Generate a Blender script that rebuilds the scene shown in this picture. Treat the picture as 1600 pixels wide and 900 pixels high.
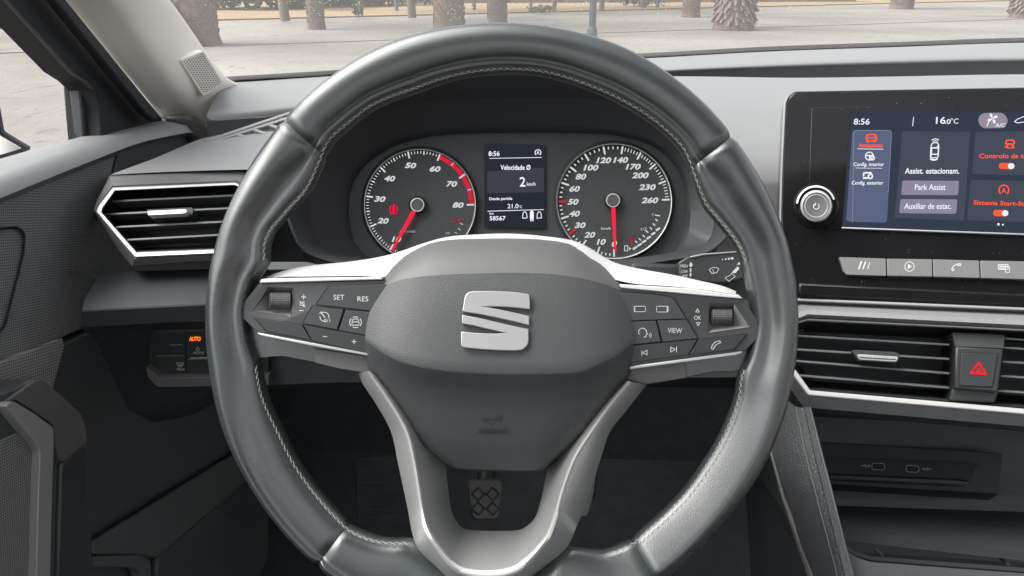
import bpy, bmesh, math, random
from mathutils import Vector, Matrix, Euler
from mathutils.geometry import interpolate_bezier
rad = math.radians
random.seed(7)
for o in list(bpy.data.objects): bpy.data.objects.remove(o)
S = bpy.context.scene
COL = S.collection

# ------------------------------------------------------------------ camera, sky, sun, exposure
FPX = 1209.0                                    # focal length in photograph pixels (1600 wide)
CAM = Vector((0.03, 0.0, 1.20))
ROT = Euler((rad(90 - 22.0), 0.0, rad(2.7)), 'XYZ')
RM = ROT.to_matrix()
cd = bpy.data.cameras.new('camera'); cam = bpy.data.objects.new('camera', cd); COL.objects.link(cam)
cam.location = CAM; cam.rotation_euler = ROT
cd.sensor_width = 36.0; cd.lens = 36.0 * FPX / 1600.0
cd.clip_start = 0.02; cd.clip_end = 2000
S.camera = cam
SUN_EL, SUN_AZ = rad(55), rad(-98)              # azimuth from straight ahead, negative = left
w = bpy.data.worlds.new('World'); S.world = w; w.use_nodes = True
nt = w.node_tree; nt.nodes.clear()
sky = nt.nodes.new('ShaderNodeTexSky'); sky.sky_type = 'NISHITA'; sky.sun_disc = False
sky.sun_elevation = SUN_EL; sky.sun_rotation = SUN_AZ
sky.air_density = 1.0; sky.dust_density = 6.0; sky.ozone_density = 1.0
hs = nt.nodes.new('ShaderNodeHueSaturation'); hs.inputs['Saturation'].default_value = 0.22
bgn = nt.nodes.new('ShaderNodeBackground'); bgn.inputs['Strength'].default_value = 0.15
wo = nt.nodes.new('ShaderNodeOutputWorld')
nt.links.new(sky.outputs[0], hs.inputs['Color']); nt.links.new(hs.outputs[0], bgn.inputs['Color'])
nt.links.new(bgn.outputs[0], wo.inputs['Surface'])
sl = bpy.data.lights.new('sun', 'SUN'); sl.energy = 1.2; sl.angle = rad(60); sl.color = (1.0, 0.97, 0.93)
so = bpy.data.objects.new('sun', sl); COL.objects.link(so)
sd = Vector((math.sin(SUN_AZ) * math.cos(SUN_EL), math.cos(SUN_AZ) * math.cos(SUN_EL), math.sin(SUN_EL)))
so.rotation_euler = sd.to_track_quat('Z', 'Y').to_euler(); so.location = (0, 0, 30)
vs = S.view_settings
vs.view_transform = 'Standard'; vs.look = 'None'; vs.gamma = 1.0; vs.use_curve_mapping = False
vs.exposure = 1.8
S.render.engine = 'CYCLES'
S.cycles.use_light_tree = False; S.cycles.use_denoising = True; S.cycles.use_adaptive_sampling = True; S.cycles.adaptive_threshold = 0.02
S.cycles.max_bounces = 6; S.cycles.diffuse_bounces = 4; S.cycles.glossy_bounces = 3; S.cycles.transparent_max_bounces = 12
S.cycles.caustics_reflective = False; S.cycles.caustics_refractive = False
S.cycles.sample_clamp_indirect = 6.0

# ------------------------------------------------------------------ helpers
def ray(px, py): return RM @ Vector(((px - 800) / FPX, -(py - 450) / FPX, -1.0))
def W(px, py, d): return CAM + ray(px, py) * d
class Pl:
    def __init__(s, p, n):
        s.p = Vector(p); s.n = Vector(n).normalized()
        if s.n.dot(CAM - s.p) < 0: s.n = -s.n
    def at(s, px, py, h=0.0):
        r = ray(px, py); return CAM + r * ((s.p + s.n * h - CAM).dot(s.n) / r.dot(s.n))
def pl3(a, b, c):
    A, B, D = W(*a), W(*b), W(*c); return Pl(A, (B - A).cross(D - A))
def PX(x): return Pl((x, 0.5, 1), (1, 0, 0))

def mesh(name, verts, faces):
    m = bpy.data.meshes.new(name); m.from_pydata([tuple(v) for v in verts], [], faces); m.update(); return m
def mk(name, verts, faces, mat, parent=None, smooth=None, bevel=0.0, seg=2, subsurf=0, solid=0.0, recalc=True):
    m = mesh(name, verts, faces)
    if recalc:
        b = bmesh.new(); b.from_mesh(m); bmesh.ops.recalc_face_normals(b, faces=b.faces[:]); b.to_mesh(m); b.free()
    m.materials.append(mat)
    if smooth is not None:
        m.shade_smooth()
        if smooth < 180: m.set_sharp_from_angle(angle=rad(smooth))
    o = bpy.data.objects.new(name, m); COL.objects.link(o)
    if parent is not None:
        o.parent = parent
        if parent.type == 'EMPTY': o.matrix_parent_inverse = Matrix.Translation(-parent.location)
    if solid:
        md = o.modifiers.new('solid', 'SOLIDIFY'); md.thickness = abs(solid); md.offset = -1 if solid > 0 else 1
    if subsurf:
        md = o.modifiers.new('sub', 'SUBSURF'); md.levels = subsurf; md.render_levels = subsurf
    if bevel:
        md = o.modifiers.new('bev', 'BEVEL'); md.width = bevel; md.segments = seg; md.limit_method = 'ANGLE'; md.angle_limit = rad(32)
        if smooth is None:
            m.shade_smooth(); m.set_sharp_from_angle(angle=rad(50)); md.harden_normals = False
    return o
def tag(o, label, cat, group=None, kind=None):
    if label: o['label'] = label
    if cat: o['category'] = cat
    if group: o['group'] = group
    if kind: o['kind'] = kind
    return o
def thing(name, label, cat, loc, group=None):
    o = bpy.data.objects.new(name, None); COL.objects.link(o); o.location = loc; o.empty_display_size = 0.05
    return tag(o, label, cat, group)

def fillet(pts, r, n=4):
    out = []; N = len(pts)
    for i in range(N):
        p = Vector(pts[i][:2]); a = Vector(pts[i - 1][:2]); b = Vector(pts[(i + 1) % N][:2])
        rr = r[i] if isinstance(r, (list, tuple)) else r
        da, db = a - p, b - p
        t = min(rr, da.length * 0.48, db.length * 0.48)
        if t < 0.01: out.append((p.x, p.y)); continue
        A = p + da.normalized() * t; B = p + db.normalized() * t
        for k in range(n + 1):
            u = k / n; q = A * (1 - u) ** 2 + p * 2 * u * (1 - u) + B * u * u; out.append((q.x, q.y))
    return out
def prism(name, pts, pl, hf, hb, mat, parent, bevel=0.0006, seg=2, r=0):
    """outline (photo pixels) laid on a real plane, front at hf, extruded straight back to hb"""
    if r: pts = fillet(pts, r)
    f = [pl.at(x, y, hf) for x, y in pts]; n = len(f); b = [v - pl.n * (hf - hb) for v in f]
    faces = [list(range(n)), list(range(2 * n - 1, n - 1, -1))] + [[i, n + i, n + (i + 1) % n, (i + 1) % n] for i in range(n)]
    return mk(name, f + b, faces, mat, parent, bevel=bevel, seg=seg)
def grid(name, rows, mat, parent, closed_u=False, closed_v=False, smooth=40, cap=False, **kw):
    R, N = len(rows), len(rows[0]); verts = [v for r in rows for v in r]; faces = []
    for i in range(R if closed_v else R - 1):
        for j in range(N if closed_u else N - 1):
            a, b = i * N + j, i * N + (j + 1) % N; i2 = (i + 1) % R
            faces.append([a, b, i2 * N + (j + 1) % N, i2 * N + j])
    if cap: faces.append(list(range((R - 1) * N, R * N)))
    if cap == 2: faces.append(list(range(N))[::-1])
    return mk(name, verts, faces, mat, parent, smooth=smooth, **kw)
def rings(name, rs, pl, mat, parent, cap=False, smooth=30, **kw):
    return grid(name, [[pl.at(x, y, h) for x, y in pts] for pts, h in rs], mat, parent, closed_u=True, cap=cap, smooth=smooth, **kw)
def tube(name, pts, r, mat, parent, n=10, closed=False, smooth=60, cap=True):
    pts = [Vector(p) for p in pts]; rows = []; N = len(pts); up = None
    for i, p in enumerate(pts):
        a = pts[i - 1] if (i or closed) else p; b = pts[(i + 1) % N] if (i < N - 1 or closed) else p
        t = (b - a).normalized()
        if up is None: up = Vector((0, 0, 1)) if abs(t.z) < .9 else Vector((1, 0, 0))
        s = t.cross(up).normalized(); u = s.cross(t).normalized(); up = u
        rr = r[i] if isinstance(r, (list, tuple)) else r
        rows.append([p + (s * math.cos(q * 2 * math.pi / n) + u * math.sin(q * 2 * math.pi / n)) * rr for q in range(n)])
    return grid(name, rows, mat, parent, closed_u=True, closed_v=closed, smooth=smooth, cap=(2 if cap and not closed else False))
def resample(pts, n):
    """piecewise points -> n smooth samples (Catmull-Rom by chord length)"""
    P = [Vector(p) for p in pts]; L = [0]
    for a, b in zip(P, P[1:]): L.append(L[-1] + max((b - a).length, 1e-6))
    out = []; k = 0
    for i in range(n):
        s = L[-1] * i / (n - 1)
        while k < len(P) - 2 and s > L[k + 1]: k += 1
        u = (s - L[k]) / (L[k + 1] - L[k])
        p0 = P[max(k - 1, 0)]; p1 = P[k]; p2 = P[k + 1]; p3 = P[min(k + 2, len(P) - 1)]
        d = L[k + 1] - L[k]
        m1 = (p2 - p0) / max(L[k + 1] - L[max(k - 1, 0)], 1e-6) * d if k else (p2 - p1)
        m2 = (p3 - p1) / max(L[min(k + 2, len(P) - 1)] - L[k], 1e-6) * d if k < len(P) - 2 else (p2 - p1)
        u2, u3 = u * u, u * u * u
        out.append(p1 * (2 * u3 - 3 * u2 + 1) + m1 * (u3 - 2 * u2 + u) + p2 * (-2 * u3 + 3 * u2) + m2 * (u3 - u2))
    return out

_tc = {}
def glyphs(s, off=0.0):
    k = (s, off)
    if k not in _tc:
        c = bpy.data.curves.new('t', 'FONT'); c.body = s; c.resolution_u = 3; c.offset = off; c.fill_mode = 'FRONT'
        o = bpy.data.objects.new('t', c)
        m = o.to_mesh(); vv = [(v.co.x, v.co.y) for v in m.vertices]; ff = [list(p.vertices) for p in m.polygons]
        o.to_mesh_clear(); bpy.data.objects.remove(o); bpy.data.curves.remove(c)
        _tc[k] = (vv, ff)
    return _tc[k]
class Draw:
    """flat print and symbols drawn on one plane, collected into one mesh"""
    def __init__(s, pl, h): s.pl, s.h, s.v, s.f = pl, h, [], []
    def poly(s, pts):
        n = len(s.v); s.v += [tuple(p) for p in pts]; s.f.append(list(range(n, n + len(pts)))); return s
    def stroke(s, pts, wd, closed=False):
        P = [Vector(p) for p in pts]; N = len(P)
        for i in range(N if closed else N - 1):
            a, b = P[i], P[(i + 1) % N]; t = (b - a)
            if t.length < 1e-6: continue
            t.normalize(); q = Vector((-t.y, t.x)) * wd / 2; e = t * wd * 0.3
            s.poly([a - e + q, b + e + q, b + e - q, a - e - q])
        return s
    def ring(s, cx, cy, r, wd, a0=0, a1=360, n=32, ry=None):
        ry = ry or r; n0 = len(s.v)
        for i in range(n + 1):
            a = rad(a0 + (a1 - a0) * i / n)
            for k in (1, -1):
                s.v.append((cx + math.cos(a) * (r + k * wd / 2), cy - math.sin(a) * (ry + k * wd / 2)))
        for i in range(n): s.f.append([n0 + 2 * i, n0 + 2 * i + 1, n0 + 2 * i + 3, n0 + 2 * i + 2])
        return s
    def disc(s, cx, cy, r, n=20, ry=None):
        ry = ry or r
        return s.poly([(cx + r * math.cos(2 * math.pi * i / n), cy - ry * math.sin(2 * math.pi * i / n)) for i in range(n)])
    def text(s, t, cx, cy, wd, ht, shear=0.0, rot=0.0, bold=0.0):
        vv, ff = glyphs(t, bold)
        x0 = min(v[0] for v in vv); x1 = max(v[0] for v in vv); y0 = min(v[1] for v in vv); y1 = max(v[1] for v in vv)
        n = len(s.v); c, sn = math.cos(rad(rot)), math.sin(rad(rot))
        for x, y in vv:
            y = ((y - y0) / (y1 - y0) - 0.5) * ht; x = ((x - x0) / (x1 - x0) - 0.5) * wd + shear * y
            s.v.append((cx + x * c + y * sn, cy - (y * c - x * sn)))
        s.f += [[n + i for i in f] for f in ff]
        return s
    def done(s, name, mat, parent):
        return mk(name, [s.pl.at(x, y, s.h) for x, y in s.v], s.f, mat, parent, recalc=False)

# ------------------------------------------------------------------ materials
MATS = {}
def mat(name, col, rough=0.5, metal=0.0, spec=0.5, coat=0.0, grain=None, emit=None, estr=1.0, sheen=0.0, var=0.0, varscale=6.0):
    """grain = (kind, scale, strength, distance)"""
    m = bpy.data.materials.new(name); m.use_nodes = True; t = m.node_tree; b = t.nodes['Principled BSDF']
    b.inputs['Base Color'].default_value = (*col, 1); b.inputs['Roughness'].default_value = rough
    b.inputs['Metallic'].default_value = metal; b.inputs['Specular IOR Level'].default_value = spec
    b.inputs['Coat Weight'].default_value = coat; b.inputs['Coat Roughness'].default_value = 0.05
    if sheen: b.inputs['Sheen Weight'].default_value = sheen
    if emit:
        b.inputs['Emission Color'].default_value = (*emit, 1); b.inputs['Emission Strength'].default_value = estr
    tc = t.nodes.new('ShaderNodeTexCoord')
    if var:
        nz = t.nodes.new('ShaderNodeTexNoise'); nz.inputs['Scale'].default_value = varscale; nz.inputs['Detail'].default_value = 6
        t.links.new(tc.outputs['Object'], nz.inputs['Vector'])
        mx = t.nodes.new('ShaderNodeMix'); mx.data_type = 'RGBA'
        mx.inputs['A'].default_value = (*[c * (1 - var) for c in col], 1); mx.inputs['B'].default_value = (*[min(1, c * (1 + var)) for c in col], 1)
        t.links.new(nz.outputs['Fac'], mx.inputs['Factor']); t.links.new(mx.outputs['Result'], b.inputs['Base Color'])
        mr = t.nodes.new('ShaderNodeMapRange'); mr.inputs['To Min'].default_value = max(0.02, rough - .07); mr.inputs['To Max'].default_value = rough + .07
        t.links.new(nz.outputs['Fac'], mr.inputs['Value']); t.links.new(mr.outputs['Result'], b.inputs['Roughness'])
    if grain:
        kind, sc, st, ds = grain
        if kind == 'voronoi':
            g = t.nodes.new('ShaderNodeTexVoronoi'); g.feature = 'DISTANCE_TO_EDGE'; g.inputs['Scale'].default_value = sc; out = g.outputs['Distance']
        else:
            g = t.nodes.new('ShaderNodeTexNoise'); g.inputs['Scale'].default_value = sc; g.inputs['Detail'].default_value = 3; out = g.outputs['Fac']
        t.links.new(tc.outputs['Object'], g.inputs['Vector'])
        bp = t.nodes.new('ShaderNodeBump'); bp.inputs['Strength'].default_value = st; bp.inputs['Distance'].default_value = ds
        t.links.new(out, bp.inputs['Height']); t.links.new(bp.outputs['Normal'], b.inputs['Normal'])
    MATS[name] = m; return m
def weave(name, c0, c1, per, axes, rough=0.7):
    """small dimpled technical fabric: product of two diagonal sines over two object axes"""
    m = bpy.data.materials.new(name); m.use_nodes = True; t = m.node_tree; b = t.nodes['Principled BSDF']; b.inputs['Roughness'].default_value = rough
    tc = t.nodes.new('ShaderNodeTexCoord'); sp = t.nodes.new('ShaderNodeSeparateXYZ'); t.links.new(tc.outputs['Object'], sp.inputs[0])
    def M(op, a, bb=None):
        n = t.nodes.new('ShaderNodeMath'); n.operation = op
        for i, x in enumerate((a, bb)):
            if x is None: continue
            if isinstance(x, (int, float)): n.inputs[i].default_value = x
            else: t.links.new(x, n.inputs[i])
        return n.outputs[0]
    k = 2 * math.pi / per
    u, v = sp.outputs[axes[0]], sp.outputs[axes[1]]
    a = M('SINE', M('MULTIPLY', M('ADD', u, M('MULTIPLY', v, 0.55)), k)); c = M('SINE', M('MULTIPLY', M('SUBTRACT', v, M('MULTIPLY', u, 0.55)), k))
    f = M('MULTIPLY_ADD', M('MULTIPLY', a, c), 0.5); f.node.inputs[2].default_value = 0.5
    mx = t.nodes.new('ShaderNodeMix'); mx.data_type = 'RGBA'; mx.inputs['A'].default_value = (*c0, 1); mx.inputs['B'].default_value = (*c1, 1)
    t.links.new(f, mx.inputs['Factor']); t.links.new(mx.outputs['Result'], b.inputs['Base Color'])
    bp = t.nodes.new('ShaderNodeBump'); bp.inputs['Strength'].default_value = 0.6; bp.inputs['Distance'].default_value = 0.0006
    t.links.new(f, bp.inputs['Height']); t.links.new(bp.outputs['Normal'], b.inputs['Normal'])
    return m
def emis(name, col, st):
    m = bpy.data.materials.new(name); m.use_nodes = True; t = m.node_tree; t.nodes.clear()
    e = t.nodes.new('ShaderNodeEmission'); e.inputs[0].default_value = (*col, 1); e.inputs[1].default_value = st
    o = t.nodes.new('ShaderNodeOutputMaterial'); t.links.new(e.outputs[0], o.inputs[0]); m.cycles.emission_sampling = 'NONE'; return m
def glass(name, tint=(0.78, 0.80, 0.79), dirt=0.0):
    m = bpy.data.materials.new(name); m.use_nodes = True; t = m.node_tree; t.nodes.clear()
    tr = t.nodes.new('ShaderNodeBsdfTransparent'); tr.inputs[0].default_value = (*tint, 1)
    gl = t.nodes.new('ShaderNodeBsdfGlossy'); gl.inputs['Roughness'].default_value = 0.01
    lw = t.nodes.new('ShaderNodeLayerWeight'); lw.inputs['Blend'].default_value = 0.5
    pw = t.nodes.new('ShaderNodeMath'); pw.operation = 'POWER'; pw.inputs[1].default_value = 5.0
    fr = t.nodes.new('ShaderNodeMath'); fr.operation = 'MULTIPLY_ADD'; fr.inputs[1].default_value = 0.5; fr.inputs[2].default_value = 0.03
    t.links.new(lw.outputs['Facing'], pw.inputs[0]); t.links.new(pw.outputs[0], fr.inputs[0])
    mx = t.nodes.new('ShaderNodeMixShader'); o = t.nodes.new('ShaderNodeOutputMaterial')
    t.links.new(fr.outputs[0], mx.inputs[0]); t.links.new(tr.outputs[0], mx.inputs[1]); t.links.new(gl.outputs[0], mx.inputs[2])
    last = mx.outputs[0]
    if dirt:
        df = t.nodes.new('ShaderNodeBsdfTranslucent'); df.inputs[0].default_value = (.8, .78, .74, 1)
        m2 = t.nodes.new('ShaderNodeMixShader'); m2.inputs[0].default_value = dirt
        t.links.new(last, m2.inputs[1]); t.links.new(df.outputs[0], m2.inputs[2]); last = m2.outputs[0]
    t.links.new(last, o.inputs[0]); return m

LEATHER = mat('rim leather', (0.022, 0.027, 0.028), 0.29, spec=0.8, coat=0.15, grain=('voronoi', 700, 0.14, 0.0006), var=0.25, varscale=22)
LEATHER.node_tree.nodes['Principled BSDF'].inputs['Coat Roughness'].default_value = 0.20
PAD = mat('airbag cover plastic', (0.037, 0.039, 0.041), 0.52, grain=('voronoi', 640, 0.28, 0.0009))
PADS = mat('airbag lip plastic', (0.075, 0.075, 0.075), 0.5, grain=('noise', 1500, 0.05, 0.0003))
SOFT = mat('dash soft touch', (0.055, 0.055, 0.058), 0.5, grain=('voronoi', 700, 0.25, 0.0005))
SOFT_LIT = mat('soft touch with painted sheen', (0.16, 0.16, 0.164), 0.5, grain=('voronoi', 700, 0.25, 0.0005))  # lit copy of the dark soft touch: sky sheen put into base colour
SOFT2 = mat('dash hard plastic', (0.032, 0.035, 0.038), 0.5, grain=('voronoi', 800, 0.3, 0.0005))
HOOD = mat('cluster hood plastic', (0.032, 0.034, 0.038), 0.55, grain=('noise', 900, 0.15, 0.0004))
DARK = mat('matt black plastic', (0.015, 0.017, 0.019), 0.6, grain=('noise', 700, 0.2, 0.0004))
CARPET = mat('black carpet', (0.035, 0.038, 0.041), 0.95, spec=0.1, grain=('noise', 600, 0.8, 0.002), var=0.4, varscale=40)
PIANO = mat('piano black', (0.006, 0.006, 0.007), 0.07, spec=0.22, var=0.3, varscale=14)
SATIN = mat('satin silver', (0.52, 0.51, 0.50), 0.42, metal=0.55)
SATIND = mat('dark satin silver', (0.37, 0.375, 0.375), 0.40, metal=0.6)
CHROME = mat('polished silver', (0.80, 0.80, 0.80), 0.18, metal=1.0)
BUTTON = mat('switch plastic', (0.027, 0.029, 0.031), 0.38, grain=('noise', 1500, 0.05, 0.0003))
BUTTOND = mat('dark switch plastic', (0.015, 0.017, 0.018), 0.38, grain=('noise', 1500, 0.05, 0.0003))
KNURL = mat('knurled rubber', (0.05, 0.05, 0.05), 0.55)
GREYBTN = mat('grey button plastic', (0.13, 0.129, 0.128), 0.42, grain=('noise', 1500, 0.05, 0.0003))
DOORD = mat('door lower plastic', (0.048, 0.052, 0.055), 0.6, grain=('noise', 700, 0.3, 0.0005))
BEIGE = mat('beige pillar trim', (0.76, 0.715, 0.66), 0.75, spec=0.3, grain=('noise', 1300, 0.12, 0.0004), var=0.04, varscale=25)
BEIGED = mat('beige grille holes', (0.10, 0.09, 0.08), 0.9)
PRINT = mat('white print', (0.46, 0.47, 0.47), 0.6)
PRINTD = mat('grey print', (0.30, 0.31, 0.31), 0.6)
THREAD = mat('stitch thread', (0.23, 0.22, 0.20), 0.7)
WEAVE = weave('door woven panel', (0.016, 0.017, 0.018), (0.24, 0.242, 0.244), 0.0036, ('Y', 'Z'))
WEAVEL = weave('pale door weave', (0.05, 0.05, 0.05), (0.34, 0.33, 0.32), 0.0042, ('Y', 'Z'))
DIAL = mat('dial face', (0.026, 0.029, 0.031), 0.6)
LIT = emis('lit dial white', (0.86, 0.9, 0.9), 0.214)
LITD = emis('lit dial dim', (0.55, 0.58, 0.6), 0.197)
RED = emis('lit needle red', (1.0, 0.02, 0.06), 0.294)
REDD = emis('lit dial red', (0.85, 0.02, 0.05), 0.235)
ORANGE = emis('lit orange', (1.0, 0.20, 0.015), 0.431)
SORANGE = emis('screen orange', (1.0, 0.085, 0.035), 0.372)
SWHITE = emis('screen white', (0.88, 0.88, 0.95), 0.314)
SBG = emis('screen ground', (0.036, 0.046, 0.072), 0.294)
SBG2 = emis('screen card', (0.062, 0.072, 0.098), 0.294)
SBG3 = emis('screen menu', (0.105, 0.130, 0.215), 0.294)
SBTN = emis('screen button', (0.26, 0.245, 0.32), 0.294)
CLBG = emis('cluster display', (0.022, 0.026, 0.036), 0.294)
CLBG2 = emis('cluster display field', (0.050, 0.052, 0.066), 0.294)
GLASS = glass('window glass', (0.93, 0.94, 0.935))
WGLASS = glass('windscreen glass', dirt=0.05); FILL_GLASS = glass('added roof glass', (0.95, 0.96, 0.96))
RUBBER = mat('black rubber', (0.010, 0.011, 0.013), 0.6, spec=0.3)
BODY = mat('car body', (0.30, 0.31, 0.32), 0.25, coat=0.6)
CLOTH = mat('roof lining', (0.72, 0.68, 0.63), 0.9, spec=0.1)

# ------------------------------------------------------------------ ground outside
def paving(name, col, joint):
    m = bpy.data.materials.new(name); m.use_nodes = True; t = m.node_tree; b = t.nodes['Principled BSDF']
    b.inputs['Roughness'].default_value = 0.85; b.inputs['Specular IOR Level'].default_value = 0.2
    tc = t.nodes.new('ShaderNodeTexCoord'); cur = None
    def mix(fac, a, bb):
        x = t.nodes.new('ShaderNodeMix'); x.data_type = 'RGBA'; t.links.new(fac, x.inputs['Factor'])
        for k, v in (('A', a), ('B', bb)):
            if isinstance(v, tuple): x.inputs[k].default_value = (*v, 1)
            else: t.links.new(v, x.inputs[k])
        return x.outputs['Result']
    def noise(sc, det, lo, hi, dist=0.0, st=(1, 1, 1)):
        mp = t.nodes.new('ShaderNodeMapping'); mp.inputs['Scale'].default_value = st; t.links.new(tc.outputs['Object'], mp.inputs[0])
        n = t.nodes.new('ShaderNodeTexNoise'); n.inputs['Scale'].default_value = sc; n.inputs['Detail'].default_value = det; n.inputs['Distortion'].default_value = dist
        t.links.new(mp.outputs[0], n.inputs['Vector']); r = t.nodes.new('ShaderNodeMapRange'); r.inputs['From Min'].default_value = lo; r.inputs['From Max'].default_value = hi
        t.links.new(n.outputs['Fac'], r.inputs['Value']); return r.outputs['Result'], n.outputs['Fac']
    lo = tuple(c * .80 for c in col); hi = tuple(c * 1.14 for c in col)
    f1, _ = noise(.35, 8, .35, .65); c1 = mix(f1, lo, hi)
    f2, raw = noise(9, 10, .56, .72, .6, (1, .45, 1)); c2 = mix(f2, c1, tuple(c * .62 for c in col))
    f3, _ = noise(70, 4, .60, .75); c3 = mix(f3, c2, tuple(c * .7 for c in col))
    if joint:
        br = t.nodes.new('ShaderNodeTexBrick'); br.offset = .5; br.inputs['Scale'].default_value = 1.0; br.inputs['Brick Width'].default_value = 5.0; br.inputs['Row Height'].default_value = 4.0; br.inputs['Mortar Size'].default_value = .03; br.inputs['Mortar Smooth'].default_value = .3
        br.inputs['Color1'].default_value = (0, 0, 0, 1); br.inputs['Color2'].default_value = (0, 0, 0, 1); br.inputs['Mortar'].default_value = (.45, .45, .45, 1)
        mp = t.nodes.new('ShaderNodeMapping'); mp.inputs['Rotation'].default_value = (0, 0, rad(14)); t.links.new(tc.outputs['Object'], mp.inputs[0]); t.links.new(mp.outputs[0], br.inputs['Vector'])
        c3 = mix(br.outputs['Color'], c3, tuple(c * .5 for c in col))
    t.links.new(c3, b.inputs['Base Color'])
    bp = t.nodes.new('ShaderNodeBump'); bp.inputs['Strength'].default_value = .4; bp.inputs['Distance'].default_value = .02; t.links.new(raw, bp.inputs['Height']); t.links.new(bp.outputs['Normal'], b.inputs['Normal'])
    return m
CONC = paving('pale concrete', (0.168, 0.156, 0.142), False)
CONC2 = paving('pale paving', (0.162, 0.149, 0.135), True)
KERB = mat('kerb stone', (0.135, 0.124, 0.112), 0.85, var=0.2, varscale=3)
DIRT = mat('ochre earth', (0.19, 0.14, 0.09), 0.95, spec=0.1, var=0.35, varscale=1.2, grain=('noise', 6, 0.6, 0.05))
GP = Pl((0, 0, 0), (0, 0, 1))
def gpt(px, py, z=0.0): return GP.at(px, py, z)
def sheet(name, pts, z, m, kind='structure', depth=None, parent=None):
    vs_ = [Vector((p[0], p[1], z)) for p in pts]; n = len(vs_); f = [list(range(n))]
    if depth:
        vs_ += [v - Vector((0, 0, depth)) for v in vs_]; f += [[i, n + i, n + (i + 1) % n, (i + 1) % n] for i in range(n)]
    o = mk(name, vs_, f, m, parent)
    if kind: o['kind'] = kind
    return o
sheet('ground', [(-500, -500), (500, -500), (500, 900), (-500, 900)], 0.0, CONC)
def along(p, q, t): return (p[0] + (q[0] - p[0]) * t, p[1] + (q[1] - p[1]) * t)
# plaza edge: shallow kerb running past the car's nose, then paving up to the earth strip
kA, kB = gpt(320, 73), gpt(1300, 40)
kL, kR = along(kA, kB, -2.0), along(kA, kB, 3.0)
eA, eB = gpt(340, 33), gpt(1330, 8)
eL, eR = along(eA, eB, -2.0), along(eA, eB, 2.6)
kd = Vector((kR[0] - kL[0], kR[1] - kL[1])).normalized(); kn = Vector((-kd.y, kd.x)) * 0.13
plz = sheet('pavement', [(kL[0] + kn.x, kL[1] + kn.y), (kR[0] + kn.x, kR[1] + kn.y), (eR[0], eR[1]), (eL[0], eL[1])], 0.008, CONC2)
nk = 60
for i in range(nk):
    a = along(kL, kR, (i + 0.004) / nk); b = along(kL, kR, (i + 0.996) / nk)
    sheet('kerb_stone', [a, b, (b[0] + kn.x, b[1] + kn.y), (a[0] + kn.x, a[1] + kn.y)], 0.012, KERB, kind=None, depth=0.010, parent=plz)
sheet('earth_strip', [(eL[0], eL[1]), (eR[0], eR[1]), (eR[0] + 10, eR[1] + 60), (eL[0] - 30, eL[1] + 60)], 0.05, DIRT, depth=0.05)
# long stone steps seen through the driver's window
for i, (y0, y1) in enumerate(((47, 38), (37, 27), (26, 15))):
    a, b = gpt(-40, y0), gpt(60, y0 - 3)
    L, R_ = along(a, b, -6), along(a, b, 4)
    st = sheet('stone_step', [L, R_, (R_[0] - 3, R_[1] + 1.6), (L[0] - 3, L[1] + 1.6)], 0.12 * (i + 1), CONC2, kind=None, depth=0.12 * (i + 1))
    tag(st, ['lowest pale stone step outside the driver window', 'middle pale stone step outside the driver window', 'topmost pale stone step outside the driver window'][i], 'step', 'stone steps left of the car')

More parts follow.
